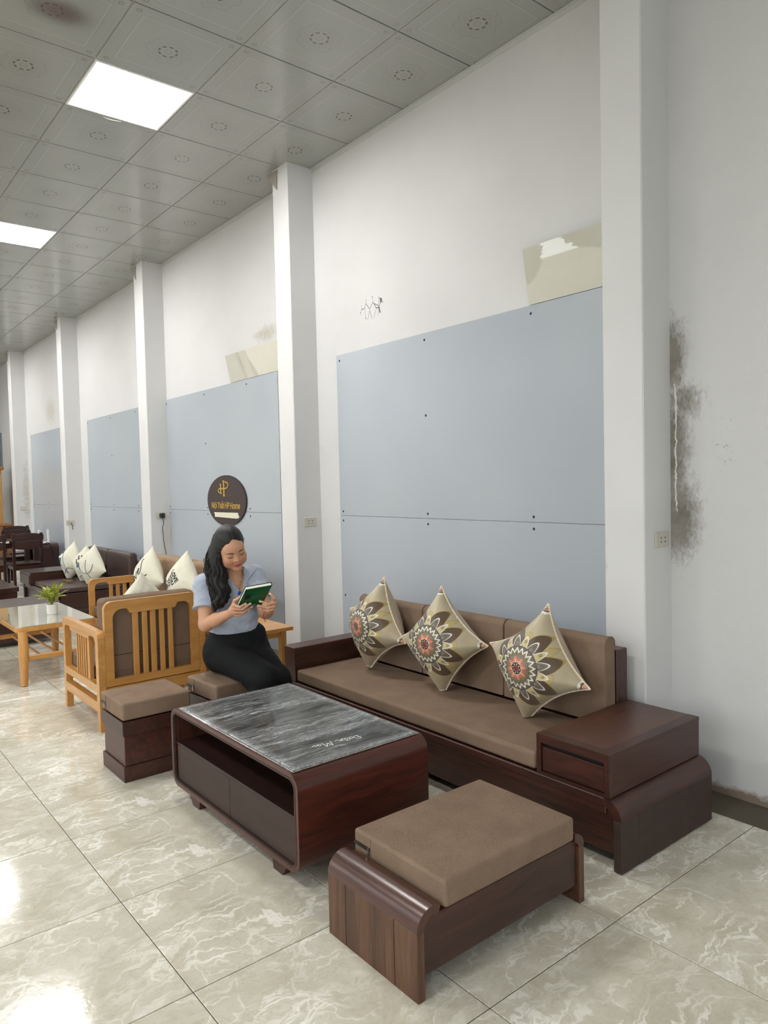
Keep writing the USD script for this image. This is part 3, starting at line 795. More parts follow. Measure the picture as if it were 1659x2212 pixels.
stool_at(-3.905, -1.575, 'dark wooden box stool under the seated woman', 'brown stool cushion that the woman sits on', rz=.06)
# ---------------------------------------------------------------- scatter pillows
def pillow_mesh(S, thick, n=44, dent=.06, seed=0, sag=0.0):
    """Square pillow in the xz plane, front towards -y. Edges draw in between pointed corners. Returns (v, f, outline, front(x, z))."""
    u = np.sin(np.linspace(-1, 1, n) * PI / 2)
    U, Vv = np.meshgrid(u, u, indexing='ij')
    def plan(U, V):
        k = 1 - dent * (1 - V ** 2) * np.abs(U) ** 1.5
        l = 1 - dent * (1 - U ** 2) * np.abs(V) ** 1.5
        return U * k * S, V * l * S
    def depth(U, V):
        a = np.clip(1 - U ** 2, 0, 1); b = np.clip(1 - V ** 2, 0, 1)
        e = (a * b) ** .46
        c = (1 - .12 * (U ** 2 + V ** 2))
        return thick * e * c
    X, Z = plan(U, Vv)
    D = depth(U, Vv)
    wr = (meshkit.fbm(np.stack([U * 3.0 + seed, Vv * 3.0, U * 0], -1), 3, seed) - .5) * .020
    cr = np.abs(U * Vv) ** 1.2
    rid = np.sin((np.abs(U) - np.abs(Vv)) * 16 + seed) * cr * (1 - np.maximum(np.abs(U), np.abs(Vv))) * .020
    w = D / thick
    F = -(D + (wr + rid) * w); B = D * .9 + wr * w
    v = np.vstack([np.stack([X, F, Z], -1).reshape(-1, 3), np.stack([X, B, Z], -1).reshape(-1, 3)])
    i = np.arange(n * n).reshape(n, n)
    q = np.stack([i[:-1, :-1], i[1:, :-1], i[1:, 1:], i[:-1, 1:]], -1).reshape(-1, 4)
    f = np.vstack([q, q[:, ::-1] + n * n])
    oi = np.r_[i[:, 0], i[-1, 1:], i[::-1, -1][1:], i[0, ::-1][1:-1]]
    from scipy.interpolate import LinearNDInterpolator
    front = LinearNDInterpolator(np.c_[X.ravel(), Z.ravel()], F.ravel())
    return v, f, v[oi], front

def mandala_material():
    g = G(); x, y, z = g.xyz(g.obj())
    S = .212
    u, v = x / S, z / S
    r = (u * u + v * v).sqrt(); th = g.math('arctan2', v, u)
    def tri(n, ph=0.0):                       # 0 at a petal's axis, 1 between petals
        t = (th * (n / (2 * PI)) + (ph + 40.0)).frac()
        return (t - .5).abs() * 2.0
    def petal(n, r0, r1, ph=0.0, p=1.7, wide=1.0):   # >0 inside a pointed petal
        t = tri(n, ph) / wide
        return (1.0 - t ** p) * (r1 - r0) + r0 - r
    fine = g.noise(g.obj(), 700.0, 2.0, .6)
    sat = g.noise(g.scale(g.obj(), (6., 6., 6.)), 1.0, 2.0, .5)
    c = g.ramp(sat, [(.3, srgb(164, 150, 122)), (.7, srgb(190, 178, 150))])
    brown, dkbrown, grey, white, gold, olive, coral = srgb(98, 80, 62), srgb(70, 56, 46), srgb(112, 104, 92), srgb(226, 222, 208), srgb(172, 148, 78), srgb(122, 114, 90), srgb(214, 138, 108)
    def lay(c, s, col, edge=None, w=.012):
        inside = (s / .008).sat()
        if edge is not None:
            c = g.mix(inside, c, edge); inside = ((s - w) / .008).sat()
        return g.mix(inside, c, col)
    # corner motifs
    m = u.abs().min(v.abs()); q = u.abs().max(v.abs())
    cor = (u.abs() + v.abs() - 1.66)
    c = g.mix((cor / .01).sat(), c, white); c = g.mix(((cor - .07) / .01).sat(), c, dkbrown); c = g.mix(((cor - .10) / .01).sat(), c, srgb(196, 150, 126))
    c = g.mix((((u * 40.0).sin() * (v * 40.0).sin()) - .2).sat() * (cor / .01).sat(), c, dkbrown)
    # outer petals: gold in between, brown in front
    s = petal(8, .52, .80, 0.5, 1.4)
    tick = ((th * 90.0).sin()).gt(.2)
    c = lay(c, s, g.mix(tick * .7, srgb(186, 172, 128), gold), gold, .014)
    s = petal(8, .50, .86, 0.0, 1.9)
    c = lay(c, s, g.mix((r / .9), dkbrown, brown), gold, .016)
    s = petal(8, .40, .70, 0.0, 1.6, .62)
    c = lay(c, s, grey, white, .035)
    s = petal(8, .40, .60, 0.0, 1.6, .34)
    c = lay(c, s, g.mix((g.noise(g.obj(), 260.0, 2.0, .6) - .5).gt(0), srgb(150, 140, 124), srgb(96, 86, 76)), dkbrown, .016)
    s = petal(8, .42, .70, 0.5, 1.6, .55)
    c = lay(c, s, srgb(196, 182, 132), white, .040)
    dd = ((r - .58) * (r - .58) + (tri(8, .5) * .25) * (tri(8, .5) * .25)).sqrt()
    c = g.mix((1.0 - (dd - .022).abs() / .012).sat(), c, dkbrown)
    # middle disc with a white zigzag
    disc = .475 - r
    c = lay(c, disc, g.mix((tri(20) - .5).sat(), srgb(92, 84, 78), olive), dkbrown, .014)
    s = petal(20, .36, .455, 0.0, 1.0); s2 = petal(20, .315, .40, 0.0, 1.0)
    c = g.mix((s / .006).sat() * (1.0 - (s2 / .006).sat()), c, white)
    c = g.mix((s2 / .006).sat(), c, olive)
    s3 = petal(20, .28, .375, 0.5, .9, .6)
    c = g.mix((s3 / .006).sat() * .7, c, srgb(206, 198, 158))
    # olive disc, coral flower, heart
    c = lay(c, .318 - r, srgb(128, 120, 98), dkbrown, .010)
    sc = (th * 16.0).cos() * .018 + .285 - r
    c = g.mix((1.0 - sc.abs() / .012).sat() * .8, c, srgb(84, 78, 64))
    s = petal(16, .17, .262, .5, 1.3); c = lay(c, s, srgb(196, 116, 96), srgb(120, 70, 56), .010)
    s = petal(8, .15, .275, 0.0, 1.5, .8); c = lay(c, s, coral, srgb(150, 84, 62), .010)
    s = petal(8, .10, .225, 0.0, 1.5, .4); c = lay(c, s, srgb(228, 176, 142), srgb(180, 100, 76), .012)
    c = lay(c, .150 + (th * 8.0).cos() * .008 - r, srgb(60, 48, 40), srgb(214, 204, 178), .016)
    s = petal(8, .05, .125, .5, 1.2, .7); c = lay(c, s, srgb(206, 196, 180))
    c = lay(c, .080 - r, srgb(146, 62, 58)); c = lay(c, .036 - r, srgb(40, 34, 32)); c = lay(c, .016 - r, srgb(150, 140, 128))
    back = y.gt(.004)
    c = g.mix(back, c, srgb(176, 158, 132))
    M['mandala_satin'] = g.done('mandala_satin', base_color=c, roughness=.42, sheen_weight=.3, sheen_roughness=.4, normal=g.bump(fine * .3 + g.noise(g.obj(), 26.0, 3.0, .6), .003, .35))
mandala_material()
plain('cream_bead', srgb(226, 210, 184), .75)
plain('pillow_cream', srgb(214, 210, 192), .9)
def pose(tilt, turn, spin):
    """spin in its own plane, lean back about x, turn about z."""
    return rotz(turn) @ rotx(-tilt) @ roty(spin)
MAND = pillow_mesh(.208, .150, 60, .20, 3)
def squash(P, R, c, zs, yb):
    """Flattens what would sink into the seat (below zs) or the back (behind yb)."""
    W = P @ R.T + c
    k = W[:, 2] < zs; W[k, 2] = zs + .0006 + (W[k, 2] - zs) * .002
    k = W[:, 1] > yb; W[k, 1] = yb - .0006 + (W[k, 1] - yb) * .002
    return (W - c) @ R
def mandala_pillow(label, c, tilt, turn, spin):
    R = pose(tilt, turn, spin)
    path = '/World/' + numbered('/World', 'mandala_pillow')
    x = UsdGeom.Xform.Define(stage, path)
    mt = np.eye(4); mt[:3, :3] = R.T; mt[3, :3] = c
    x.AddTransformOp().Set(Gf.Matrix4d(*mt.ravel()))
    p = x.GetPrim(); tagp(p, label, 'pillow', 'mandala pillows on the dark sofa')
    v, f, out, fr = MAND
    v = squash(v, R, np.array(c), .3545, -.4815); out = squash(out, R, np.array(c), .3610, -.489)
    part(p, 'cover', (v, f), 'mandala_satin', True, world=False)
    L = np.vstack([out, out[:1]]); d = np.r_[0, np.cumsum(np.linalg.norm(np.diff(L, axis=0), axis=1))]
    nb = int(d[-1] / .0105); s = np.linspace(0, d[-1], nb, endpoint=False)
    P = np.stack([np.interp(s, d, L[:, k]) for k in range(3)], 1)
    b = trimesh.creation.icosphere(1, .0062)
    part(p, 'bead_trim', cat([(np.asarray(b.vertices) + q, np.asarray(b.faces)) for q in P]), 'cream_bead', True, world=False, kind='stuff', label='cream beaded edging')
    return p
mandala_pillow('left mandala pillow standing on its corner, nearest the woman', (-3.378, -.612, .622), .07, -.05, -PI / 4 + .21)
mandala_pillow('middle mandala pillow standing on its corner against the sofa back', (-2.812, -.612, .612), .07, .14, -PI / 4 - .05)
mandala_pillow('right mandala pillow standing on its corner, beside the drawer box', (-2.172, -.615, .604), .07, .02, -PI / 4 + .19)

def print_on(parent, fr, strokes=None, texts=(), mat='black_print', label=None, r=.0028, lift=.002, spin=None):
    """Flat print laid on the front of a pillow. strokes: polylines in (x, z); texts: (text, height, x, z, angle)."""
    ms = []
    def back(X, Z):
        if spin is None: return X, Z
        c, s_ = math.cos(spin), math.sin(spin)
        return c * X - s_ * Z, s_ * X + c * Z
    for s in strokes or []:
        P = smooth_path(np.array(s, float), 6) if len(s) > 2 else np.array(s, float)
        P = np.stack(back(P[:, 0], P[:, 1]), 1)
        y = fr(P[:, 0], P[:, 1]); ok = ~np.isnan(y)
        if ok.sum() < 2: continue
        ms.append(tube(np.c_[P[ok, 0], y[ok] - .0006, P[ok, 1]], r, 5))
    for tx, h, x, z, a in texts:
        t = meshkit.text_mesh(tx, h, .001, True)
        v = np.asarray(t.vertices); ca, sa = math.cos(a), math.sin(a)
        X = x + v[:, 0] * ca - v[:, 1] * sa; Z = z + v[:, 0] * sa + v[:, 1] * ca
        X, Z = back(X, Z)
        y = fr(X, Z); y = np.where(np.isnan(y), 0, y)
        ms.append((np.c_[X, y - lift + v[:, 2] * 0 - .0008 * (v[:, 2] > .0005), Z], np.asarray(t.faces)[:, ::-1][:, ::-1]))
    return part(parent, 'printed_design', cat(ms), mat, False, world=False, label=label)
plain('black_print', (.012, .012, .014), .7)
plain('blue_print', srgb(58, 108, 138), .7)
plain('grey_print', srgb(112, 122, 128), .7)
def cream_pillow(label, c, tilt, turn, spin, group, S=.215, thick=.085, seed=1, zs=-9.0, yb=9.0):
    R = pose(tilt, turn, spin)
    path = '/World/' + numbered('/World', 'cream_pillow')
    x = UsdGeom.Xform.Define(stage, path)
    mt = np.eye(4); mt[:3, :3] = R.T; mt[3, :3] = c
    x.AddTransformOp().Set(Gf.Matrix4d(*mt.ravel()))
    p = x.GetPrim(); tagp(p, label, 'pillow', group)
    v, f, out, fr = pillow_mesh(S, thick, 40, .08, seed)
    v = squash(v, R, np.array(c), zs, yb); out = squash(out, R, np.array(c), zs + .002, yb - .002)
    part(p, 'cover', (v, f), 'pillow_cotton', True, world=False)
    part(p, 'side_seam', tube(np.vstack([out, out[:1]]), .0016, 5), 'pillow_cream', True, world=False)
    return p, fr
g = G(); o = g.obj()
w = g.noise(g.scale(o, (4., 4., 14.)), 1.0, 3.0, .6); f = g.noise(o, 500.0, 2.0, .6)
M['pillow_cotton'] = g.done('pillow_cotton', base_color=g.ramp(f, [(.3, srgb(206, 201, 180)), (.7, srgb(226, 223, 206))]), roughness=.9, sheen_weight=.2, normal=g.bump(w + f * .1, .010, .4))
# ---------------------------------------------------------------- pale oak set
OD, OL = srgb(166, 108, 48), srgb(214, 162, 92)
for a in 'xyz': wood('oak_' + a, a, OD, OL, rough=.33, coat=.3, contrast=.8)
fabric('taupe_fabric', srgb(98, 80, 66), srgb(138, 116, 98))

def arch_frame(a0, a1, z0, zr, z1, w, R=.045, notch=.11):
    """Outline of a frame in (a, z): stiles of width w, a top rail that thickens by an arched step, round outer corners."""
    outer = sg.box(a0, z0, a1, z1 - R).union(sg.box(a0 + R, z0, a1 - R, z1)).union(sg.Point(a0 + R, z1 - R).buffer(R, quad_segs=8)).union(sg.Point(a1 - R, z1 - R).buffer(R, quad_segs=8))
    return outer
def arm_frame(t, y0, y1, xr, xf, zt=.612, lab=None, slats=((-.24, -.20), (-.285, -.27), (-.33, -.315), (-.375, -.36), (-.42, -.405), (-.465, -.45)), names=('armrest', 'arm_slat')):
    """Side frame of the oak chair in the xz plane: two posts under an arched rail, slats over a middle rail, a low stretcher."""
    outer = arch_frame(xf, xr, 0, 0, zt, .05)
    L = xr - xf
    hole = sg.Polygon([(xf + .045, .283), (xr - .052, .283), (xr - .052, zt - .085)] + arc(xr - .052 - .045, zt - .085, .045, 0, PI / 2, 6) + [(xr - .165, zt - .045), (xr - .185, zt - .068), (xf + .175, zt - .068), (xf + .155, zt - .045)] + arc(xf + .045 + .04, zt - .085, .04, PI / 2, PI, 6))
    hole2 = sg.box(xf + .045, .178, xr - .052, .236)
    hole3 = sg.box(xf + .045, -.01, xr - .052, .118)
    part(t, names[0], prism(outer.difference(hole).difference(hole2).difference(hole3), y0, y1, 'y'), 'oak_x', 25)
    for a, b in slats:
        part(t, names[1], cbox(xr + a, xr + b, y0 + .008, y1 - .008, .28, zt - .064, .002), 'oak_z')

ac = thing('oak_armchair', 'light oak slatted armchair with its back to the camera', 'armchair', (-4.82, -1.575, 0))
arm_frame(ac, -1.900, -1.858, -4.450, -5.190)
arm_frame(ac, -1.252, -1.210, -4.450, -5.190)
# back frame
by0, by1, bz0, bz1 = -1.857, -1.253, .268, .785
outer = arch_frame(by0, by1, bz0, 0, bz1, .05, R=.05)
hole = sg.Polygon([(by0 + .05, bz0 + .044), (by1 - .05, bz0 + .044), (by1 - .05, bz1 - .105)] + arc(by1 - .05 - .055, bz1 - .105, .055, 0, PI / 2, 7) + [(by1 - .14, bz1 - .05), (by1 - .158, bz1 - .082), (by0 + .158, bz1 - .082), (by0 + .14, bz1 - .05)] + arc(by0 + .05 + .055, bz1 - .105, .055, PI / 2, PI, 7))
part(ac, 'back_frame', prism(outer.difference(hole), -4.482, -4.448, 'x'), 'oak_y', 25)
for a, b in ((-1.682, -1.647), (-1.622, -1.590), (-1.570, -1.536), (-1.512, -1.481), (-1.455, -1.425)):
    part(ac, 'back_slat', cbox(-4.476, -4.456, a, b, bz0 + .04, bz1 - .078, .002), 'oak_z')
part(ac, 'seat_rail', cbox(-4.49, -4.455, -1.858, -1.252, .19, .262, .003), 'oak_y')
part(ac, 'seat_rail', cbox(-5.185, -5.15, -1.858, -1.252, .19, .262, .003), 'oak_y')
part(ac, 'seat_base', sbox(-5.15, -4.49, -1.858, -1.252, .24, .262), 'oak_x')
for x, y in ((-5.168, -1.879), (-4.472, -1.879), (-5.168, -1.231), (-4.472, -1.231)):
    part(ac, 'foot_pad', lathe([(0, 0), (.019, 0), (.019, .003), (0, .003)], 12) if False else xf(lathe([(0, -.001), (.02, -.001), (.02, .004), (0, .004)], 12), t=(x, y, 0)), 'black_plastic')
cushion('chair_seat_cushion', 'taupe seat cushion of the oak armchair', 'cushion', (-5.19, -4.63, -1.855, -1.255, .264, .375), seed=11, mat='taupe_fabric', zip_=(-4.72, -4.645), n=10)
t = cushion('chair_back_cushion', 'tall taupe back cushion showing through the armchair slats', 'cushion', (-4.622, -4.486, -1.853, -1.257, .376 - .11, .800), seed=12, mat='taupe_fabric', r=.03, bulge=.006, n=12)
part(t, 'cross_seam', tube([(-4.4858, -1.84, .447), (-4.4858, -1.27, .447)], .0022, 6), 'dark_seam' if 'dark_seam' in M else plain('dark_seam', srgb(58, 44, 36), .9), True)
part(t, 'lower_seam', tube([(-4.4858, -1.84, .345), (-4.4858, -1.27, .345)], .0022, 6), 'taupe_fabric', True)
GRP = 'cream pillows on the oak seats'
cream_pillow('plain cream pillow poking up behind the back of the oak armchair', (-4.735, -1.520, .690), .10, -1.50, PI / 4 + .02, 'cream pillows on the oak seats', S=.160, thick=.07, seed=5, zs=.3775)

# oak sofa along the wall
os_ = thing('oak_sofa', 'light oak sofa along the wall behind the armchair', 'sofa', (-6.1, -.8, 0))
def side_frame(x0, x1, yf, yr, zt=.622):
    outer = arch_frame(yf, yr, 0, 0, zt, .05)
    hole = sg.Polygon([(yf + .05, .283), (yr - .05, .283), (yr - .05, zt - .085)] + arc(yr - .05 - .045, zt - .085, .045, 0, PI / 2, 6) + [(yr - .13, zt - .04), (yr - .15, zt - .066), (yf + .185, zt - .066), (yf + .165, zt - .04)] + arc(yf + .05 + .045, zt - .085, .045, PI / 2, PI, 6))
    body = outer.difference(hole).difference(sg.box(yf + .05, .178, yr - .05, .236)).difference(sg.box(yf + .05, -.01, yr - .05, .118))
    part(os_, 'armrest', prism(body, x0, x1, 'x'), 'oak_y', 25)
    for k in range(5):
        y = yf + .19 + k * .066
        part(os_, 'arm_slat', cbox(x0 + .008, x1 - .008, y, y + .030, .28, zt - .06, .002), 'oak_z')
side_frame(-7.062, -7.020, -1.168, -.44); side_frame(-5.08, -5.04, -1.168, -.44)
part(os_, 'front_rail', cbox(-7.02, -5.08, -1.16, -1.125, .19, .262, .003), 'oak_x')
part(os_, 'seat_base', sbox(-7.02, -5.08, -1.125, -.44, .24, .262), 'oak_x')
part(os_, 'back_rail', cbox(-7.02, -5.08, -.475, -.44, .70, .785, .004), 'oak_x')
part(os_, 'back_rail', cbox(-7.02, -5.08, -.475, -.44, .262, .31, .004), 'oak_x')
for k in range(16):
    x = -6.95 + k * .12
    part(os_, 'back_slat', cbox(x, x + .03, -.468, -.448, .31, .70, .002), 'oak_z')
cushion('sofa_seat_cushion', 'taupe seat cushion of the oak sofa', 'cushion', (-7.015, -5.085, -1.14, -.63, .264, .375), seed=21, mat='taupe_fabric', n=16)
fabric('tan_fabric', srgb(136, 112, 90), srgb(172, 148, 124))
for i, (a, b) in enumerate(((-7.0, -6.05), (-6.045, -5.09))):
    cushion('sofa_back_cushion', ['tan back cushion of the oak sofa behind the script pillow', 'tan back cushion of the oak sofa close to the seated woman'][i], 'cushion', (a, b, -.60, -.48, .377, .825), seed=31 + i, mat='tan_fabric', r=.04, bulge=.010, group='tan back cushions of the oak sofa', n=12)
p, fr = cream_pillow('cream pillow with a black script word on the oak sofa', (-6.575, -.765, .650), .12, .10, -PI / 4 + .12, GRP, S=.200, thick=.115, seed=7, zs=.3775, yb=-.6015)
sc = .115
def cur(pts, dx, dz, a=-PI / 4 + .12): 
    ca, sa = math.cos(-.80), math.sin(-.80)
    return [((x * ca + z * sa) * sc + dx, (-x * sa + z * ca) * sc + dz) for x, z in pts]
word = [[(-1.55, -.15), (-1.25, .55), (-1.05, .95), (-1.15, 1.05), (-1.35, .6), (-1.45, .05), (-1.3, -.12), (-1.05, 0)],
        [(-.85, .42), (-1.0, .25), (-.95, .02), (-.75, 0), (-.62, .2), (-.7, .42), (-.85, .42), (-.55, .36), (-.42, .42)],
        [(-.42, .42), (-.25, .02), (-.18, .0), (0, .42), (.1, .40)],
        [(.12, .18), (.42, .30), (.45, .42), (.32, .46), (.18, .30), (.2, .05), (.4, -.02), (.62, .15), (.95, .75), (1.15, .85)],
        [(.9, -.6), (.2, -.55), (-.6, -.65), (-1.2, -.75)]]
print_on(p, fr, [cur(w, .0, .0) for w in word], mat='black_print', label='black handwritten word', r=.0042, spin=-PI / 4 + .12)
p, fr = cream_pillow('cream pillow lettered LOVE YOU TO THE in black, right of the script pillow', (-5.815, -.765, .655), .12, .10, -PI / 4 + .10, GRP, S=.200, thick=.115, seed=8, zs=.3775, yb=-.6015)
A = -.80
def row(txt, k, x=0.0, h=.036):
    return (txt, h, -.020 + math.sin(A) * k * .047 + math.cos(A) * x, .100 - math.cos(A) * k * .047 + math.sin(A) * x, A)
print_on(p, fr, [], [row('LOVE', 0), row('YOU', 1, .01), row('TO', 2, .02), row('THE', 3, -.01), row('SKY', 4, -.02)], mat='black_print', label='black capital lettering', lift=.003, spin=-PI / 4 + .10)

# oak coffee table with a tinted glass top
ot = thing('oak_coffee_table', 'pale oak coffee table with glass top and dowel rack, left of the armchair', 'coffee table', (-6.48, -1.74, 0))
ox0, ox1, oy0, oy1, oz = -7.035, -5.935, -2.035, -1.445, .445
top2 = sg.box(ox0 + .05, oy0 + .05, ox1 - .05, oy1 - .05).buffer(.05, quad_segs=6)
part(ot, 'table_top', prism(top2, oz - .038, oz - .008, 'z'), 'oak_x', 30)
g = G(); M['table_glass'] = g.done('table_glass', base_color=srgb(180, 167, 134), roughness=.03, specular_ior_level=1.0, coat_weight=1.0, coat_roughness=.01, coat_ior=2.1)
part(ot, 'glass_top', prism(top2.buffer(-.006), oz - .0078, oz, 'z'), 'table_glass', 30, label='glossy cream tinted glass top')
lx0, lx1, ly0, ly1 = -6.95, -5.955, -1.985, -1.505
for i, (x, y) in enumerate(((lx1, ly0), (lx1, ly1), (lx0, ly0), (lx0, ly1))):
    sx = .045 if x > -6.5 else -.045; sx = .0
    part(ot, 'leg', tube([(x, y, oz - .039), (x + .01 * (1 if x > -6.5 else -1), y, .2), (x + .035 * (1 if x > -6.5 else -1), y - .01 * (1 if y < -1.7 else -1), .001)], [.034, .037, .024], 14), 'oak_z', 40)
for x in (lx1 + .01, lx0 - .01):
    part(ot, 'stretcher', cbox(x - .012, x + .012, ly0 + .03, ly1 - .03, .185, .222, .004), 'oak_y')
for y in (-1.86, -1.74, -1.62):
    part(ot, 'dowel', tube([(lx1 - .002, y, .205), (lx0 + .002, y, .205)], .0095, 10), 'oak_x', 40)
for y in (ly0, ly1):
    part(ot, 'apron', cbox(lx0 + .03, lx1 - .03, y - .01, y + .01, oz - .075, oz - .04, .002), 'oak_x')
# pot with a plastic plant
plain('white_ceramic', srgb(232, 232, 230), .3, coat_weight=.4)
plain('soil', srgb(48, 40, 30), .95)
px, py = -6.386, -1.661
pt = thing('potted_plant', 'small plant with striped yellow-green leaves in a white pot on the glass table', 'plant', (px, py, oz))
part(pt, 'pot', xf(lathe([(0, .0), (.039, .0), (.042, .004), (.0435, .082), (.041, .083), (.039, .072), (0, .072)], 32), t=(px, py, oz + .0005)), 'white_ceramic', 40)
part(pt, 'soil', xf(lathe([(0, .070), (.0395, .070), (.0395, .074), (0, .075)], 20), t=(px, py, oz)), 'soil')
g = G(); at = g.n('attribute', attribute='tint')['color']
pb = g.n('principled_bsdf', base_color=at, roughness=.35, coat_weight=.2); trn = g.n('translucent_bsdf', color=at)
M['plant_leaf'] = g.out('plant_leaf', g.n('mix_closure', fac=.3, closure1=pb['BSDF'], closure2=trn['BSDF'])['closure'])
rg = np.random.default_rng(5)
for k in range(19):
    az = k * 2.399 + rg.uniform(-.3, .3); ln = rg.uniform(.15, .215); lean = .25 + .85 * (k / 19.0) ** .8 + rg.uniform(-.1, .1); wd = rg.uniform(.020, .029)
    n, m = 22, 7
    V, Cc = [], []
    for i in range(n):
        s = i / (n - 1)
        rr = ln * s * math.sin(lean * (0.55 + .55 * s)); zz = .072 + ln * s * math.cos(lean * (.55 + .55 * s))
        w = wd * (math.sin(PI * min(1, max(0, (s - .22) / .78)) ** .8) if s > .22 else 0) + .0022
        for j in range(m):
            q = (j / (m - 1)) * 2 - 1
            wav = .003 * math.sin(s * 34) * abs(q)
            lx, lz = rr, zz + abs(q) * w * .45 + wav
            V.append((px + lx * math.cos(az) - q * w * math.sin(az), py + lx * math.sin(az) + q * w * math.cos(az), oz + lz))
            stripe = .5 + .5 * math.sin((s * 11 - abs(q) * 1.0) * 2 * PI)
            a, b = np.array(srgb(92, 112, 28)), np.array(srgb(206, 204, 92))
            Cc.append(a + (b - a) * (stripe > .62) * (abs(q) < .9) if s > .25 else np.array(srgb(150, 152, 60)))
    ii = np.arange(n * m).reshape(n, m)
    part(pt, 'leaf', (np.array(V), np.stack([ii[:-1, :-1], ii[1:, :-1], ii[1:, 1:], ii[:-1, 1:]], -1).reshape(-1, 4)), 'plant_leaf', True, colors=np.array(Cc))

# oak side table in the corner
st = thing('oak_side_table', 'square pale oak side table behind the seated woman', 'side table', (-4.49, -.9, 0))
sx0, sx1, sy0, sy1, sz = -4.745, -4.240, -1.16, -.66, .500
part(st, 'table_top', cbox(sx0, sx1, sy0, sy1, sz - .026, sz, .003), 'oak_y')
for x in (sx0 + .035, sx1 - .078):
    for y in (sy0 + .035, sy1 - .078):
        part(st, 'leg', cbox(x, x + .043, y, y + .043, 0, sz - .026, .004), 'oak_z')
for x in (sx0 + .045, sx1 - .065): part(st, 'apron', cbox(x, x + .02, sy0 + .078, sy1 - .078, sz - .072, sz - .026, .002), 'oak_y')
for y in (sy0 + .045, sy1 - .065): part(st, 'apron', cbox(sx0 + .078, sx1 - .078, y, y + .02, sz - .072, sz - .026, .002), 'oak_x')

# ---------------------------------------------------------------- far dark sofa, tables, dining set
plain('brown_leather', srgb(66, 48, 44), .42, coat_weight=.15, coat_roughness=.3)
wood('far_wood_x', 'x', srgb(32, 14, 11), srgb(64, 33, 26), rough=.3, coat=.4)
wood('far_wood_y', 'y', srgb(32, 14, 11), srgb(64, 33, 26), rough=.3, coat=.4)
wood('far_wood_z', 'z', srgb(30, 14, 11), srgb(58, 31, 25), rough=.33, coat=.3)
ds = thing('dark_wood_sofa', 'dark wooden sofa with leather seat further down the wall', 'sofa', (-9.2, -.6, 0))
part(ds, 'base', cbox(-9.96, -8.445, -1.06, -.28, .07, .30, .004), 'far_wood_x')
part(ds, 'end_panel', cbox(-8.46, -8.425, -1.075, -.27, .0, .318, .005), 'far_wood_y')
part(ds, 'end_panel', cbox(-9.975, -9.94, -1.09, -.27, .0, .318, .005), 'far_wood_y')
part(ds, 'plinth_moulding', cbox(-8.427, -8.412, -1.0, -.3, .10, .135, .004), 'far_wood_y')
part(ds, 'seat_rail', cbox(-9.94, -8.425, -1.082, -1.055, .26, .318, .004), 'far_wood_x')
part(ds, 'arm_box', cbox(-9.955, -9.425, -1.13, -.28, .319, .480, .005), 'far_wood_y')
part(ds, 'box_drawer', cbox(-9.92, -9.46, -1.137, -1.128, .335, .445, .003), 'far_wood_x')
part(ds, 'back_frame', cbox(-9.95, -8.30, -.20, -.13, .0, .62, .02), 'far_wood_x')
cushion('leather_seat_cushion', 'long dark brown leather seat cushion on the far dark sofa', 'cushion', (-9.42, -8.43, -1.085, -.335, .3195, .385), seed=41, mat='brown_leather', r=.015, n=12)
for i, (a, b) in enumerate(((-9.90, -9.13), (-9.125, -8.35))):
    cushion('leather_back_cushion', ['dark brown leather back cushion behind the three pillows', 'dark brown leather back cushion at the near end of the far sofa'][i], 'cushion', (a, b, -.33, -.21, .387 + (0 if i else .1), .722), seed=42 + i, mat='brown_leather', r=.04, group='leather back cushions of the far sofa', n=8)
G3 = 'cream pillows on the far dark sofa'
def flowers(p, fr, stems, tips):
    print_on(p, fr, stems, mat='grey_print', label='grey flower stems', r=.0045)
    print_on(p, fr, tips, mat='blue_print', label='blue flower heads', r=.0095)
p, fr = cream_pillow('cream pillow with blue flowers, left of the three on the far sofa', (-9.25, -.70, .595), .08, .35, -PI / 4 + .2, G3, S=.180, thick=.09, seed=21, zs=.3875, yb=-.332)
flowers(p, fr, [[(.0, .12), (-.03, .02), (-.05, -.13)], [(-.1, .06), (-.08, -.02), (-.06, -.13)], [(.05, -.13), (-.02, -.08), (-.12, -.1)]], [[(.0, .12), (.03, .16)], [(.0, .12), (-.03, .16)], [(.0, .12), (.0, .17)], [(-.1, .06), (-.12, .11)], [(-.1, .06), (-.07, .10)], [(-.1, .06), (-.10, .11)]])
p, fr = cream_pillow('cream pillow with small black words, middle of the three on the far sofa', (-8.86, -.66, .580), .06, .35, -PI / 4 + .15, G3, S=.170, thick=.09, seed=22, zs=.3875, yb=-.332)
A = -1.05
def row2(txt, k, x=0.0, h=.030):
    return (txt, h, .020 + math.sin(A) * k * .048 + math.cos(A) * x, .110 - math.cos(A) * k * .048 + math.sin(A) * x, A)
print_on(p, fr, [[(-.02, -.15), (.03, -.12), (.09, -.12)], [(.02, -.14), (.06, -.15)], [(.05, -.12), (.08, -.09)]], [row2('simple', 0), row2('beautiful', 1, -.02), row2('living', 2)], mat='black_print', label='small black words and sprig', lift=.003, spin=-PI / 4 + .15)
p, fr = cream_pillow('cream pillow with one long-stemmed blue bud, right of the three on the far sofa', (-8.50, -.69, .595), .06, .35, -PI / 4 + .2, G3, S=.180, thick=.10, seed=23, zs=.3875, yb=-.332)
flowers(p, fr, [[(-.11, .03), (-.07, -.04), (.0, -.09), (.07, -.08), (.11, -.04)], [(.05, .05), (.0, -.03), (-.02, -.14)]], [[(-.11, .03), (-.115, .07), (-.10, .11)], [(-.12, .04), (-.11, .08)]])
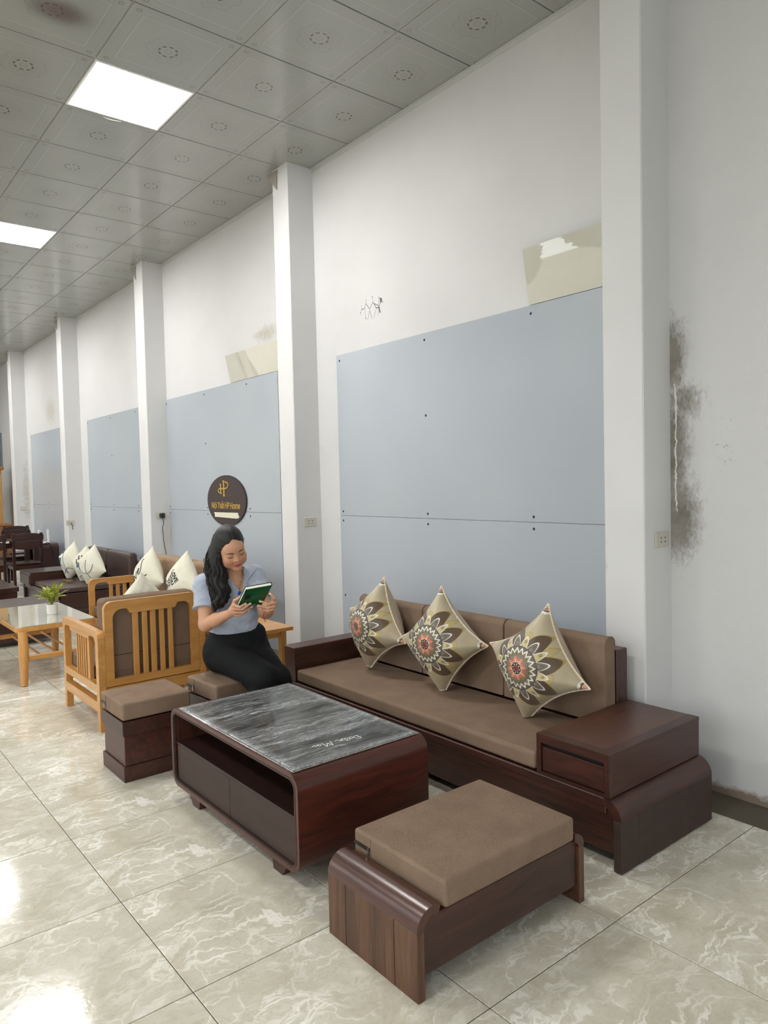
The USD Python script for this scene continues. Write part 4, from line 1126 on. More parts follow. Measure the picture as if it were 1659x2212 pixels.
# dried sprig lying on the seat
plain('dry_leaf', srgb(120, 92, 58), .9)
tw = thing('dried_sprig', 'dried brown leaf sprig on the far leather seat below the pillows', 'dried leaves', (-8.86, -.86, .386))
rg = np.random.default_rng(8)
for k in range(9):
    a = rg.uniform(0, 2 * PI); L = rg.uniform(.05, .11)
    q = np.array([(-8.86, -.86, .392), (-8.86 + L * .6 * math.cos(a), -.86 + L * .6 * math.sin(a), .392 + rg.uniform(.01, .03)), (-8.86 + L * math.cos(a), -.86 + L * math.sin(a), .391)])
    part(tw, 'leaf', xf(tube(smooth_path(q, 3), [.002, .005, .008, .009, .008, .005, .002], 5)), 'dry_leaf')

db = thing('leather_bench', 'low bench with a flat dark brown leather top behind the glass table', 'bench', (-7.8, -1.8, 0))
part(db, 'base', cbox(-8.10, -7.50, -2.55, -1.38, .04, .29, .005), 'far_wood_y')
part(db, 'leather_pad', puff(-8.12, -7.48, -2.57, -1.36, .291, .380, r=.015, bulge=.004, seed=51, n=10), 'brown_leather', 50)
dt = thing('dark_low_table', 'dark wooden low table at the left edge with papers on it', 'table', (-9.15, -1.9, 0))
part(dt, 'table_top', cbox(-9.62, -8.66, -2.35, -1.42, .37, .42, .004), 'far_wood_y')
part(dt, 'apron', cbox(-9.60, -8.68, -2.33, -1.44, .25, .37, .003), 'far_wood_x')
for x in (-9.58, -8.76):
    for y in (-2.31, -1.52): part(dt, 'leg', cbox(x, x + .07, y, y + .07, 0, .25, .004), 'far_wood_z')
plain('white_paper', srgb(225, 226, 224), .7)
for i, (x, y, a) in enumerate(((-9.02, -1.75, .3), (-8.95, -1.95, -.2))):
    single('paper_sheet', xf(sbox(-.105, .105, -.148, .148, 0, .001), rotz(a), (x, y, .4205 + .0012 * i)), 'white_paper', ['sheet of white paper on the dark low table', 'second sheet of white paper, nearer, on the dark low table'][i], 'paper', 'papers on the low table')

# dining set: table with chairs round it
dn = thing('dining_table', 'dark wooden dining table half hidden by its chairs', 'dining table', (-11.75, -1.05, 0))
part(dn, 'table_top', cbox(-12.12, -11.45, -1.75, -.50, .715, .75, .005), 'far_wood_y')
for x in (-12.09, -11.55):
    for y in (-1.7, -.60): part(dn, 'leg', cbox(x, x + .07, y, y + .07, 0, .715, .004), 'far_wood_z')
part(dn, 'apron', cbox(-12.07, -11.50, -1.66, -.56, .64, .715, .003), 'far_wood_y')
def chair(loc, rz, label, src=None):
    if src is not None: return copy_of(src, loc, rz, label)
    t = thing('dining_chair', label, 'chair', loc, rz, group='dark dining chairs round the table')
    k = dict(world=False)
    for y in (-.195, .160):      # rear posts at x = +.20: the back
        part(t, 'rear_leg', hullp(np.vstack([arr(sbox(.185, .215, y, y + .035, 0, .02))[0], arr(sbox(.17, .2, y, y + .035, .40, .46))[0]])) if False else prism([(.185, 0), (.215, 0), (.205, .44), (.232, .872), (.204, .875), (.172, .44)], y, y + .035, 'y'), 'far_wood_z', **k)
        part(t, 'front_leg', cbox(-.205, -.17, y, y + .035, 0, .43, .003), 'far_wood_z', **k)
    part(t, 'seat', cbox(-.22, .19, -.205, .205, .43, .455, .008), 'far_wood_x', **k)
    yy = np.linspace(-.205, .205, 12)
    cr = [(y, .845 + .030 * (1 - (y / .205) ** 2)) for y in yy]
    part(t, 'top_rail', prism(cr + [(.205, .775), (-.205, .775)], .205, .228, 'x'), 'far_wood_y', **k)
    lo = [(y, .660 - .018 * (1 - (y / .16) ** 2)) for y in np.linspace(-.16, .16, 10)]
    part(t, 'back_slat', prism(lo + [(.16, .762), (-.16, .762)], .196, .214, 'x'), 'far_wood_y', **k)
    for x in (-.19, .185): part(t, 'cross_rail', cbox(x - .01, x + .01, -.16, .16, .36, .42, .002), 'far_wood_y', **k)
    for y in (-.178, .178): part(t, 'side_rail', cbox(-.17, .18, y - .009, y + .009, .37, .42, .002), 'far_wood_x', **k)
    return t
c1 = chair((-11.22, -.785, 0), 0, 'dark dining chair with its back to us, right of two, before the table')
chair((-11.20, -1.262, 0), 0, 'dark dining chair with its back to us, cut by the left edge', c1)
chair((-12.42, -.675, 0), 0, 'dark dining chair just behind the table, its top rail above the right near chair', c1)
chair((-12.42, -1.18, 0), 0, 'dark dining chair behind the table, at the left edge', c1)
chair((-13.22, -.41, 0), PI, 'dark dining chair furthest off, its black top rail against the pillar', c1)
chair((-13.22, -.95, 0), PI, 'dark dining chair furthest off, cut by the left edge', c1)
single('price_tag', cbox(-11.0, -10.998, -1.06, -1.0, .64, .68, .0005) if False else sbox(-11.497, -11.495, -.80, -.75, .66, .70), 'white_paper', 'small white tag on the dining table edge seen through the chair back', 'tag', 'white tags on the dining set')
single('price_tag', sbox(-11.447, -11.444, -1.05, -.93, .718, .748), 'white_paper', 'white card on the dining table edge between the two near chairs', 'tag', 'white tags on the dining set')
# console with rounded ends, router on it
cs = thing('dark_console', 'dark console with rounded corners behind the dining chairs', 'console', (-12.6, -.32, 0))
cp = sg.box(-12.80 + .08, .0, -11.98 - .08, .64 - .08).buffer(.08, quad_segs=6).intersection(sg.box(-14, 0, -11, 1))
part(cs, 'shell', prism(cp.difference(cp.buffer(-.03)), -.44, -.12, 'y'), 'far_wood_y', 25)
part(cs, 'shelf', cbox(-12.77, -12.01, -.42, -.142, .34, .36, .002), 'far_wood_x')
part(cs, 'back', sbox(-12.77, -12.01, -.14, -.125, .03, .61), 'dark_inside')
rt = thing('wifi_router', 'white router with upright aerials on the dark console', 'router', (-12.08, -.31, .641))
part(rt, 'body', cbox(-12.14, -12.02, -.375, -.235, .6415, .668, .008), 'white_plastic')
for x, y, l in ((-12.12, -.37, .0), (-12.03, -.37, .02), (-12.12, -.24, 0), (-12.03, -.245, .03)):
    part(rt, 'aerial', tube([(x, y, .66), (x, y - .004, .75), (x, y - .008, .86)], [.009, .009, .007], 8), 'white_plastic', True)
single('router_cable', tube(smooth_path([(-12.02, -.30, .652), (-11.98, -.28, .66), (-11.955, -.25, .62), (-11.95, -.2, .45), (-11.95, -.18, .2), (-11.95, -.17, .004)]), .004, 6), 'black_plastic', 'black cable hanging from the router behind the dark console', 'cable', smooth=True)
# pale pine cupboard and a window at the far end
wood('pine_z', 'z', srgb(150, 104, 50), srgb(206, 158, 92), rough=.5, coat=.1)
wood('pine_y', 'y', srgb(118, 78, 40), srgb(160, 112, 62), rough=.5, coat=.1)
pc = thing('pine_cupboard', 'tall pale pine cupboard just showing at the left edge', 'cupboard', (-15.4, -.65, 0))
part(pc, 'side', cbox(-15.05, -15.0, -1.0, -.285, .05, 1.86, .004), 'pine_z')
part(pc, 'side', cbox(-15.8, -15.75, -1.0, -.285, .05, 1.86, .004), 'pine_z')
part(pc, 'back', sbox(-15.75, -15.05, -.32, -.29, .05, 1.86), 'pine_z')
part(pc, 'cornice', cbox(-15.85, -14.95, -1.03, -.25, 1.86, 1.93, .01), 'pine_y')
part(pc, 'door', cbox(-15.74, -15.06, -1.0, -.97, .1, 1.84, .004), 'pine_z')
part(pc, 'plinth', cbox(-15.8, -15.0, -.99, -.29, 0, .05, .002), 'pine_y')
bc = thing('brown_cabinet', 'low brown cabinet top beside the pine cupboard', 'cabinet', (-14.8, -.4, 0))
part(bc, 'body', cbox(-14.97, -14.55, -1.0, -.24, 0, .835, .004), 'pine_y')
part(bc, 'worktop', cbox(-14.99, -14.52, -1.02, -.235, .835, .87, .004), 'pine_y')
wn = struct('window_1', label='narrow dark window high on the far wall bay')
g = G(); tr = g.n('transparent_bsdf', color=(.7, .75, .78))['BSDF']; gl = g.n('glossy_bsdf', roughness=.02)['BSDF']
M['pane'] = g.out('pane', g.n('mix_closure', fac=g.n('fresnel', IOR=1.5)['fac'], closure1=tr, closure2=gl)['closure'])
plain('window_metal', srgb(120, 132, 142), .4, metallic=.6)
plain('window_back', srgb(150, 162, 172), .7)
part(wn, 'frame', cat([sbox(-17.2, -16.25, -.03, 0, 1.94, 1.98), sbox(-17.2, -16.25, -.03, 0, 2.60, 2.64), sbox(-16.29, -16.25, -.03, 0, 1.98, 2.6), sbox(-17.2, -17.16, -.03, 0, 1.98, 2.6), sbox(-16.6, -16.57, -.03, 0, 1.98, 2.6), sbox(-16.9, -16.87, -.03, 0, 1.98, 2.6)]), 'window_metal')
part(wn, 'backing', sbox(-17.16, -16.29, -.006, -.002, 1.98, 2.60), 'window_back')
part(wn, 'pane', sbox(-17.16, -16.29, -.018, -.015, 1.98, 2.60), 'pane')

# ---------------------------------------------------------------- oval sign
plain('sign_brown', srgb(58, 42, 40), .5)
plain('sign_rim', srgb(24, 24, 26), .4)
plain('gold', srgb(206, 170, 84), .34, metallic=.65)
plain('tape', srgb(226, 220, 196), .55)
sgx, sgz, sa, sb = -6.457, 1.325, .412, .247
SY = -.0125
sg_ = thing('oval_sign', 'oval brown sign with gold HP monogram and shop name above the woman', 'sign', (sgx, -.01, sgz - sb))
def ell(a, b, n=72): return [(sgx + a * math.cos(t), sgz + b * math.sin(t)) for t in np.linspace(0, 2 * PI, n, endpoint=False)]
part(sg_, 'rim', prism(ell(sa, sb), -.0195, -.0100, 'y'), 'sign_rim', 30)
part(sg_, 'face', prism(ell(sa - .008, sb - .006), -.0215, -.0190, 'y'), 'sign_brown', 30)
def sign_text(t, x0, x1, z, h, d=.003, mat='gold'):
    m = meshkit.text_mesh(t, h, d, True); v = np.asarray(m.vertices); f = np.asarray(m.faces)
    w = v[:, 0].max() - v[:, 0].min()
    v = np.c_[x0 + (v[:, 0] - v[:, 0].min()) * (x1 - x0) / w, -.0213 - v[:, 2], z + v[:, 1]]
    return v, f
# pieces of the monogram: slab-serif stems, cross bar with a curl, the bowl of the P
def serif(x, z0, z1, w, sw): return [sg.box(x - w / 2, z0, x + w / 2, z1), sg.Polygon([(x - sw / 2, z0), (x + sw / 2, z0), (x + w / 2, z0 + .012), (x - w / 2, z0 + .012)]), sg.Polygon([(x - sw / 2, z1), (x + sw / 2, z1), (x + w / 2, z1 - .012), (x - w / 2, z1 - .012)])]
from shapely import union_all
def Sx(px_): return sgx - sa + (px_ - 235) / (1300 - 235) * 2 * sa
def Sz(pz): return sgz + sb - (pz - 215) / (1640 - 215) * 2 * sb
mono = serif(Sx(725), Sz(805), Sz(360), .026, .058) + serif(Sx(640), Sz(740), Sz(450), .022, .050)
mono.append(sg.LineString([(Sx(600), Sz(700)), (Sx(568), Sz(660)), (Sx(575), Sz(610)), (Sx(610), Sz(590)), (Sx(760), Sz(588)), (Sx(820), Sz(560)), (Sx(845), Sz(490)), (Sx(825), Sz(425)), (Sx(765), Sz(400))]).buffer(.0065, quad_segs=4))
mg = union_all(mono)
part(sg_, 'monogram', cat([prism(q, -.0255, -.0212, 'y') for q in getattr(mg, 'geoms', [mg])]), 'gold', label='gold interlaced HP monogram')
part(sg_, 'lettering', cat([sign_text('Nội', Sx(368), Sx(512), Sz(1140), .056), sign_text('Thất', Sx(535), Sx(716), Sz(1142), .056), sign_text('HP', Sx(738), Sx(862), Sz(1145), .060), sign_text('Home', Sx(885), Sx(1142), Sz(1150), .058)]), 'gold', label='gold lettering with the shop name')
part(sg_, 'small_lettering', sign_text('LUXURY', Sx(785), Sx(930), Sz(800), .018, .001), plain('dull_gold', srgb(100, 82, 56), .5), label='tiny dull gold lettering')
tp = [(Sx(425), Sz(1262)), (Sx(1080), Sz(1255)), (Sx(1085), Sz(1310)), (Sx(1112), Sz(1370)), (Sx(1090), Sz(1400)), (Sx(1040), Sz(1418)), (Sx(440), Sz(1392)), (Sx(450), Sz(1340))]
part(sg_, 'tape_strip', prism(tp[::-1], -.0228, -.0214, 'y'), 'tape', label='cream tape over the bottom line')

# ---------------------------------------------------------------- sockets, plug, cables
def socket(loc, label, holes=True):
    """Twin socket on a pillar side: loc = (x of the side, y, z)."""
    x, y, z = loc
    t = thing('wall_socket', label, 'socket', loc, group='twin sockets on the pillars')
    part(t, 'plate', cbox(x, x + .009, y - .058, y + .058, z - .036, z + .036, .002), 'socket_plate')
    part(t, 'insert', cbox(x + .009, x + .0105, y - .034, y + .034, z - .028, z + .028, .0006), 'socket_plate')
    for dy in (-.017, .017):
        for dz in (-.010, .010): part(t, 'pin_hole', xf(lathe([(0, 0), (.0036, 0), (.0036, .0009), (0, .0009)], 8), roty(PI / 2), (x + .0103, y + dy, z + dz)), 'slot_dark')
    return t
socket((-1.848, -.089, 1.168), 'white twin socket on the pillar nearest the camera')
socket((-4.845, -.110, 1.168), 'white twin socket on the pillar right of the woman')
socket((-7.868, -.115, 1.158), 'white twin socket with a black plug, on the pillar left of the woman')
socket((-11.036, -.20, .99), 'cream socket with a short cord on the pillar behind the far sofa')
socket((-14.195, -.105, 1.15), 'dirty socket on the furthest pillar')
ch = thing('black_charger', 'black plug with a thin wire hanging from the socket left of the woman', 'charger', (-7.868, -.105, 1.16))
part(ch, 'plug', cbox(-7.857, -7.815, -.133, -.085, 1.128, 1.182, .004), 'black_plastic')
part(ch, 'wire', tube(smooth_path([(-7.835, -.108, 1.13), (-7.84, -.095, 1.07), (-7.85, -.108, 1.02), (-7.855, -.100, .95), (-7.855, -.096, .88), (-7.852, -.09, .81), (-7.85, -.078, .74), (-7.85, -.082, .66), (-7.852, -.095, .55)]), .0032, 6), 'black_plastic', True)
single('short_cord', tube(smooth_path([(-11.02, -.20, .985), (-11.0, -.19, .965), (-11.012, -.175, .94), (-11.0, -.18, .915), (-11.015, -.17, .89)]), .004, 6), 'black_plastic', 'short twisted cord below the cream socket behind the far sofa', 'cord', smooth=True)
# ---------------------------------------------------------------- the woman (her own frame: x to the right in the picture, y away from the camera, z up)
PLOC, PRZ = np.array([-3.76, -1.38, 0.0]), math.radians(62.87)
A_ = lambda *p: np.array(p, float)
def cap(p, a, b, ra, rb):
    a, b = A_(*a), A_(*b); d = b - a
    t = np.clip((p - a) @ d / (d @ d), 0, 1)
    return np.linalg.norm(p - a - t[:, None] * d, axis=1) - (ra + (rb - ra) * t)
def elli(p, c, r, R=None):
    q = p - A_(*c)
    if R is not None: q = q @ R
    r = A_(*r); k0 = np.linalg.norm(q / r, axis=1); k1 = np.linalg.norm(q / r ** 2, axis=1)
    return k0 * (k0 - 1) / np.maximum(k1, 1e-9)
def smin(a, b, k):
    h = np.maximum(k - np.abs(a - b), 0) / k
    return np.minimum(a, b) - h * h * k * .25
def smax(a, b, k): return -smin(-a, -b, k)
def local(p, lo, hi, f, far=.03):
    """f only where the points lie in the box."""
    m = ((p > A_(*lo)) & (p < A_(*hi))).all(1); d = np.full(len(p), 1e3 if far > 0 else far)
    if m.any(): d[m] = f(p[m])
    return d

def surfnet(f, lo, hi, h):
    """Surface of f = 0 as a smooth quad net (surface nets), evaluated only near the surface."""
    lo, hi = A_(*lo), A_(*hi); B = 8
    n = (np.ceil((hi - lo) / h / B).astype(int)) * B
    V = np.empty(n, np.float32)
    nb = n // B
    ix = np.stack(np.meshgrid(*[np.arange(k) for k in nb], indexing='ij'), -1).reshape(-1, 3)
    d = f(lo + (ix * B + (B - 1) / 2) * h)
    Vb = V.reshape(nb[0], B, nb[1], B, nb[2], B)
    Vb[:] = np.where(d > 0, 1, -1).reshape(nb)[:, None, :, None, :, None]
    act = ix[np.abs(d) < B * h * 1.25]
    o = np.stack(np.meshgrid(*[np.arange(B)] * 3, indexing='ij'), -1).reshape(-1, 3)
    for s in range(0, len(act), 600):
        c = act[s:s + 600]
        idx = (c[:, None] * B + o[None]).reshape(-1, 3)
        V[idx[:, 0], idx[:, 1], idx[:, 2]] = f(lo + idx * h)
    S = V < 0
    c = np.zeros(tuple(n - 1), np.uint8)
    for a in (0, 1):
        for b in (0, 1):
            for e in (0, 1): c += S[a:n[0] - 1 + a, b:n[1] - 1 + b, e:n[2] - 1 + e]
    cells = np.argwhere((c > 0) & (c < 8))
    num = np.full(tuple(n - 1), -1, np.int32); num[tuple(cells.T)] = np.arange(len(cells))
    P = np.zeros((len(cells), 3)); W = np.zeros(len(cells))
    cor = np.array([(a, b, e) for a in (0, 1) for b in (0, 1) for e in (0, 1)])
    val = np.stack([V[tuple((cells + q).T)] for q in cor], 1)
    for i in range(8):
        for j in range(i + 1, 8):
            if np.abs(cor[i] - cor[j]).sum() != 1: continue
            a, b = val[:, i], val[:, j]; m = (a < 0) != (b < 0)
            t = np.where(m, a / np.where(m, a - b, 1), 0)
            P += np.where(m[:, None], cor[i] + t[:, None] * (cor[j] - cor[i]), 0); W += m
    P = lo + (cells + P / W[:, None]) * h
    F = []
    for ax in range(3):
        u, w = [k for k in range(3) if k != ax]
        sl0 = [slice(None)] * 3; sl1 = [slice(None)] * 3; sl0[ax] = slice(0, -1); sl1[ax] = slice(1, None)
        e = np.argwhere(S[tuple(sl0)] != S[tuple(sl1)])
        e = e[(e[:, u] > 0) & (e[:, w] > 0) & (e[:, u] < n[u] - 1) & (e[:, w] < n[w] - 1)]
        inside = S[tuple(e.T)]
        q = []
        for du, dw in ((0, 0), (-1, 0), (-1, -1), (0, -1)):
            g_ = e.copy(); g_[:, u] += du; g_[:, w] += dw; q.append(num[tuple(g_.T)])
        q = np.stack(q, 1); flip = inside if ax != 1 else ~inside
        q = np.where(flip[:, None], q, q[:, ::-1])
        F.append(q[(q >= 0).all(1)])
    return P, np.vstack(F)

# head: its own axes turned, bent down and tilted
HC = A_(.026, -.080, 1.119)
HR = rotz(.36) @ rotx(.42) @ roty(-.27)
def hl(p): return (np.asarray(p) - HC) @ HR            # into head axes
def hw(p): return HC + np.asarray(p, float) @ HR.T      # out of them
def head_sdf(q):
    d = elli(q, (0, .018, .040), (.071, .088, .082))
    d = smin(d, elli(q, (0, -.018, -.026), (.0625, .066, .080)), .04)
    for s in (-1, 1):
        d = smin(d, elli(q, (s * .036, -.052, -.030), (.027, .026, .026)), .022)
        d = smin(d, elli(q, (s * .043, -.020, -.066), (.024, .034, .026)), .03)
    d = smin(d, elli(q, (0, -.062, -.094), (.022, .018, .016)), .03)
    d = smin(d, elli(q, (0, -.060, .036), (.050, .022, .032)), .03)
    for s in (-1, 1):
        d = smax(d, -elli(q, (s * .031, -.094, .004), (.017, .014, .009)), .014)
        d = smin(d, elli(q, (s * .031, -.0690, .002), (.0165, .0125, .0095)), .008)
    d = smin(d, cap(q, (0, -.074, .010), (0, -.092, -.025), .0065, .0095), .014)
    for s in (-1, 1): d = smin(d, elli(q, (s * .0125, -.082, -.029), (.0085, .0095, .0075)), .008)
    d = smin(d, elli(q, (0, -.0745, -.0565), (.022, .0095, .0080)), .012)
    d = smin(d, elli(q, (0, -.0725, -.0660), (.019, .0095, .0075)), .010)
    for s in (-1, 1):
        d = smin(d, elli(q, (s * .071, .012, -.006), (.006, .017, .028)), .008)
        d = smax(d, -elli(q, (s * .0275, -.0795, -.0600), (.004, .008, .004)), .008)
    return d

# book
TLb, TRb, BLb = A_(.093, -.400, .931), A_(.228, -.400, .948), A_(.043, -.275, .812)
BW, BH = TRb - TLb, BLb - TLb
BN = -np.cross(BW, BH); BN /= np.linalg.norm(BN)       # out of the cover, towards the camera
BT = .021
def onb(u, v, off=0.0): return TLb + u * BW + v * BH + BN * off

SHR, ELR, WRR = A_(-.126, .010, .912), A_(-.126, -.078, .705), A_(.006, -.240, .785)
SHL, ELL_, WRL = A_(.146, .045, .944), A_(.204, -.085, .757), A_(.214, -.258, .795)
NB0 = A_(.024, .030, .945)
NB1 = hw((0, .020, -.050))
RK = [A_(.030, -.304, .846), A_(.032, -.300, .826), A_(.036, -.292, .806), A_(.044, -.282, .788)]
LK = [A_(.238, -.330, .872), A_(.242, -.322, .851), A_(.240, -.312, .830), A_(.230, -.302, .811)]
def fingers():
    R, L = [], []
    tips = [(.235, .690), (.435, .735), (.555, .915), (.49, 1.055)]
    for k, (t, off) in enumerate(zip(tips, (.0085, .0085, .009, .012))):
        tip = onb(*t, off); kn = RK[k] + BN * .010
        mid = kn * .52 + tip * .48 + BN * (.017 if k < 3 else .010)
        R.append((kn, mid, tip))
    tips = [(1.035, .33), (.79, .690), (.80, .915), (.95, 1.07)]
    for k, (t, off) in enumerate(zip(tips, (.010, .0085, .009, .012))):
        tip = onb(*t, off); kn = LK[k] + BN * .008
        mid = kn * .5 + tip * .5 + BN * .015 + A_(.006 if k else .012, 0, 0)
        L.append((kn, mid, tip))
    return R, L
FR, FL = fingers()
TH_R = (A_(.020, -.258, .815), A_(.036, -.272, .858), onb(.06, .62, -BT - .009))
TH_L = (A_(.222, -.272, .825), A_(.226, -.292, .862), onb(.90, .50, -BT - .009))
FRAD = [(.0088, .0080, .0066), (.0090, .0082, .0067), (.0086, .0078, .0064), (.0076, .0068, .0057)]
def hand_sdf(p, wr, K, Fg, th):
    d = cap(p, wr, (K[1] + K[2]) / 2 * .6 + wr * .4, .021, .022)
    for k in range(4):
        d = smin(d, cap(p, wr * .72 + K[k] * .28, K[k] + BN * .006, .0125, .0100), .012)
    f = None
    for k in range(4):
        a, b, c = Fg[k]; r = FRAD[k]
        e = np.minimum(cap(p, a, b, r[0], r[1]), cap(p, b, c, r[1], r[2]))
        f = e if f is None else np.minimum(f, e)
    d = smin(d, f, .006)
    t = smin(cap(p, th[0], th[1], .0125, .0098), cap(p, th[1], th[2], .0098, .0075), .004)
    return smin(d, t, .010)
def arm_sdf(p, s, e, w):
    m = e * .55 + w * .45
    d = smin(cap(p, s, e, .050, .0385), cap(p, e, m, .0375, .0345), .02)
    return smin(d, cap(p, m, w, .0340, .0225), .02)
def torso_sdf(p):
    d = elli(p, (.024, .030, .845), (.132, .088, .150))
    d = smin(d, elli(p, (.028, .035, .690), (.112, .082, .130)), .06)
    d = smin(d, elli(p, (.035, .050, .540), (.158, .118, .120)), .06)
    d = smin(d, elli(p, (-.034, -.050, .838), (.058, .050, .058)), .035)
    d = smin(d, elli(p, (.092, -.042, .852), (.058, .050, .058)), .035)
    d = smin(d, cap(p, NB0, SHR + A_(.01, 0, .005), .050, .046), .04)
    return smin(d, cap(p, NB0, SHL + A_(-.01, 0, .005), .050, .046), .04)
HIPR, KNR, HIPL, KNL = A_(-.045, .03, .515), A_(.176, -.262, .425), A_(.115, .07, .515), A_(.252, -.190, .400)
FTR, FTL = A_(.168, -.255, .07), A_(.270, -.185, .07)
def body_sdf(p):
    d = torso_sdf(p)
    d = smin(d, arm_sdf(p, SHR, ELR, WRR), .025); d = smin(d, arm_sdf(p, SHL, ELL_, WRL), .025)
    d = smin(d, cap(p, NB0, NB1, .049, .046), .03)
    d = smin(d, local(p, HC - .18, HC + .19, lambda q: head_sdf(hl(q))), .012)
    d = smin(d, local(p, (-.05, -.40, .73), (.20, -.18, .93), lambda q: hand_sdf(q, WRR, RK, FR, TH_R)), .008)
    d = smin(d, local(p, (.12, -.45, .74), (.30, -.19, .96), lambda q: hand_sdf(q, WRL, LK, FL, TH_L)), .008)
    for a, b, c in ((HIPR, KNR, FTR), (HIPL, KNL, FTL)):
        d = smin(d, cap(p, a, b, .085, .058), .03); d = smin(d, cap(p, b, c, .055, .036), .02)
    d = smax(d, np.where((-p[:, 1] * .81 + p[:, 0] * .58) < .215, .4095 - p[:, 2], -.2), .004)
    d = np.maximum(d, local(p, (-.02, -.46, .76), (.30, -.22, 1.0), book_gap, -1e3))
    return smax(d, .040 - p[:, 2], .001)
def book_gap(p):
    w_, h_ = np.linalg.norm(BW), np.linalg.norm(BH)
    q = np.stack([(p - TLb) @ (BW / w_), (p - TLb) @ (BH / h_), (p - TLb) @ BN], 1)
    c = A_(w_ * .505, h_ / 2, -BT / 2); e = np.abs(q - c) - A_(w_ * .512 + .0018, h_ / 2 + .0018, BT / 2 + .0016)
    return -(np.linalg.norm(np.maximum(e, 0), axis=1) + np.minimum(e.max(1), 0))
v, f = surfnet(body_sdf, (-.24, -.46, .02), (.36, .22, 1.28), .0026)
q = hl(v)
skin = np.tile(np.array(srgb(198, 150, 120)), (len(v), 1))
def tint(mask, col):
    global skin
    skin = skin + (np.array(col) - skin) * np.clip(mask, 0, 1)[:, None]
onface = (q[:, 1] < -.03) & (np.abs(q[:, 0]) < .08) & (q[:, 2] > -.12) & (q[:, 2] < .12)
for s in (-1, 1):
    tint(onface * np.exp(-((q[:, 0] - s * .040) / .020) ** 2 - ((q[:, 2] + .030) / .017) ** 2) * .38, srgb(206, 122, 100))
lip = np.exp(-(np.abs(q[:, 0]) / .024) ** 4 - ((q[:, 2] + .0612 - .05 * q[:, 0] ** 2 / .024) / .0082) ** 4)
tint(onface * (q[:, 1] < -.066) * lip * .85, srgb(172, 72, 66))
tint(onface * np.exp(-(q[:, 0] / .010) ** 2 - ((q[:, 2] + .030) / .010) ** 2) * .25, srgb(206, 132, 108))
for Fg in (FR, FL):
    for k in range(4):
        a, b, c = Fg[k]; dr = (c - b) / np.linalg.norm(c - b)
        nc = c + BN * FRAD[k][2] * .85 + dr * .001
        w = v - nc; al = np.abs(w @ dr) / .0062; sd = np.linalg.norm(w - (w @ dr)[:, None] * dr, axis=1) / .0054
        tint((al ** 4 + sd ** 4 < 1) * 1.0, srgb(238, 222, 212))
g = G()
M['skin'] = g.done('skin', base_color=g.n('attribute', attribute='tint')['color'], roughness=.48, subsurface_weight=.12, subsurface_radius=(1.0, .35, .2), subsurface_scale=.006, specular_ior_level=.4)
pr = thing('person', 'woman in a pale blue top and black trousers sitting and reading a green book', 'person', PLOC, PRZ)
bodyp = part(pr, 'body', (v, f), 'skin', True, world=False, colors=skin)

def march(fn, o, d, n=90, tmax=.5):
    """First hit of rays with a surface."""
    o = np.atleast_2d(np.asarray(o, float)); d = np.asarray(d, float); t = np.zeros(len(o))
    for _ in range(n):
        t += np.clip(fn(o + t[:, None] * d), -.01, .02) * .8
    return o + t[:, None] * d
def on_face(pts, lift=.0004):
    P = np.array([(x, -.16, z) for x, z in pts]); P[:, 1] = march(lambda p: head_sdf(p), P, (0, 1.0, 0))[:, 1] - lift
    return hw(P)
g = G(); o = g.obj()
hn = g.noise(g.scale(o, (420., 420., 26.)), 1.0, 3.0, .6, .4)
M['hair_black'] = g.done('hair_black', base_color=g.ramp(hn, [(.3, (.003, .0026, .0024)), (.7, (.010, .008, .007))]), roughness=.44, specular_ior_level=.4, normal=g.bump(hn, .002, .6))
plain('lash', (.012, .010, .010), .6); plain('brow_hair', (.035, .024, .018), .8)
plain('lip_rose', srgb(176, 66, 62), .38); plain('mouth_dark', srgb(90, 30, 30), .6)
def bow(x0, x1, z0, zm, z1, n=14):
    t = np.linspace(0, 1, n); x = x0 + (x1 - x0) * t
    return np.c_[x, (1 - t) ** 2 * z0 + 2 * t * (1 - t) * zm + t ** 2 * z1]
for s in (-1, 1):
    part(pr, 'eyebrow', tube(on_face(bow(s * .013, s * .051, .0205, .0315, .0200), .0002), np.r_[np.linspace(.0014, .0028, 5), np.linspace(.0028, .0008, 9)], 6), 'brow_hair', True, world=False)
    part(pr, 'eyelash', tube(on_face(bow(s * .0165, s * .0480, -.0030, -.0052, .0002), -.0002), np.r_[np.linspace(.0012, .0026, 7), np.linspace(.0026, .0014, 7)], 6), 'lash', True, world=False)
    part(pr, 'eyelid_fold', tube(on_face(bow(s * .0180, s * .0470, .0030, .0110, .0040), -.0003), .0006, 6), 'brow_hair', True, world=False)
    part(pr, 'nostril', xf(trimesh.creation.icosphere(1, .0026), np.diag([1.2, 1, .7]), on_face([(s * .0065, -.0355)], -.0012)[0]), 'mouth_dark', True, world=False)
part(pr, 'lips', cat([tube(on_face(bow(-.0225, .0225, -.0565, -.0610, -.0565), -.0009), np.r_[np.linspace(.0006, .0027, 7), np.linspace(.0027, .0006, 7)], 8), tube(on_face(bow(-.0205, .0205, -.0590, -.0715, -.0590), -.0016), np.r_[np.linspace(.0006, .0036, 7), np.linspace(.0036, .0006, 7)], 8)]), 'lip_rose', True, world=False)
part(pr, 'mouth_line', tube(on_face(bow(-.0250, .0250, -.0555, -.0668, -.0555), -.0002), np.r_[np.linspace(.0005, .0011, 7), np.linspace(.0011, .0005, 7)], 6), 'mouth_dark', True, world=False)
part(pr, 'earring', xf(trimesh.creation.icosphere(2, .0030), None, hw((.0745, .006, -.034))), 'white_plastic', True, world=False)

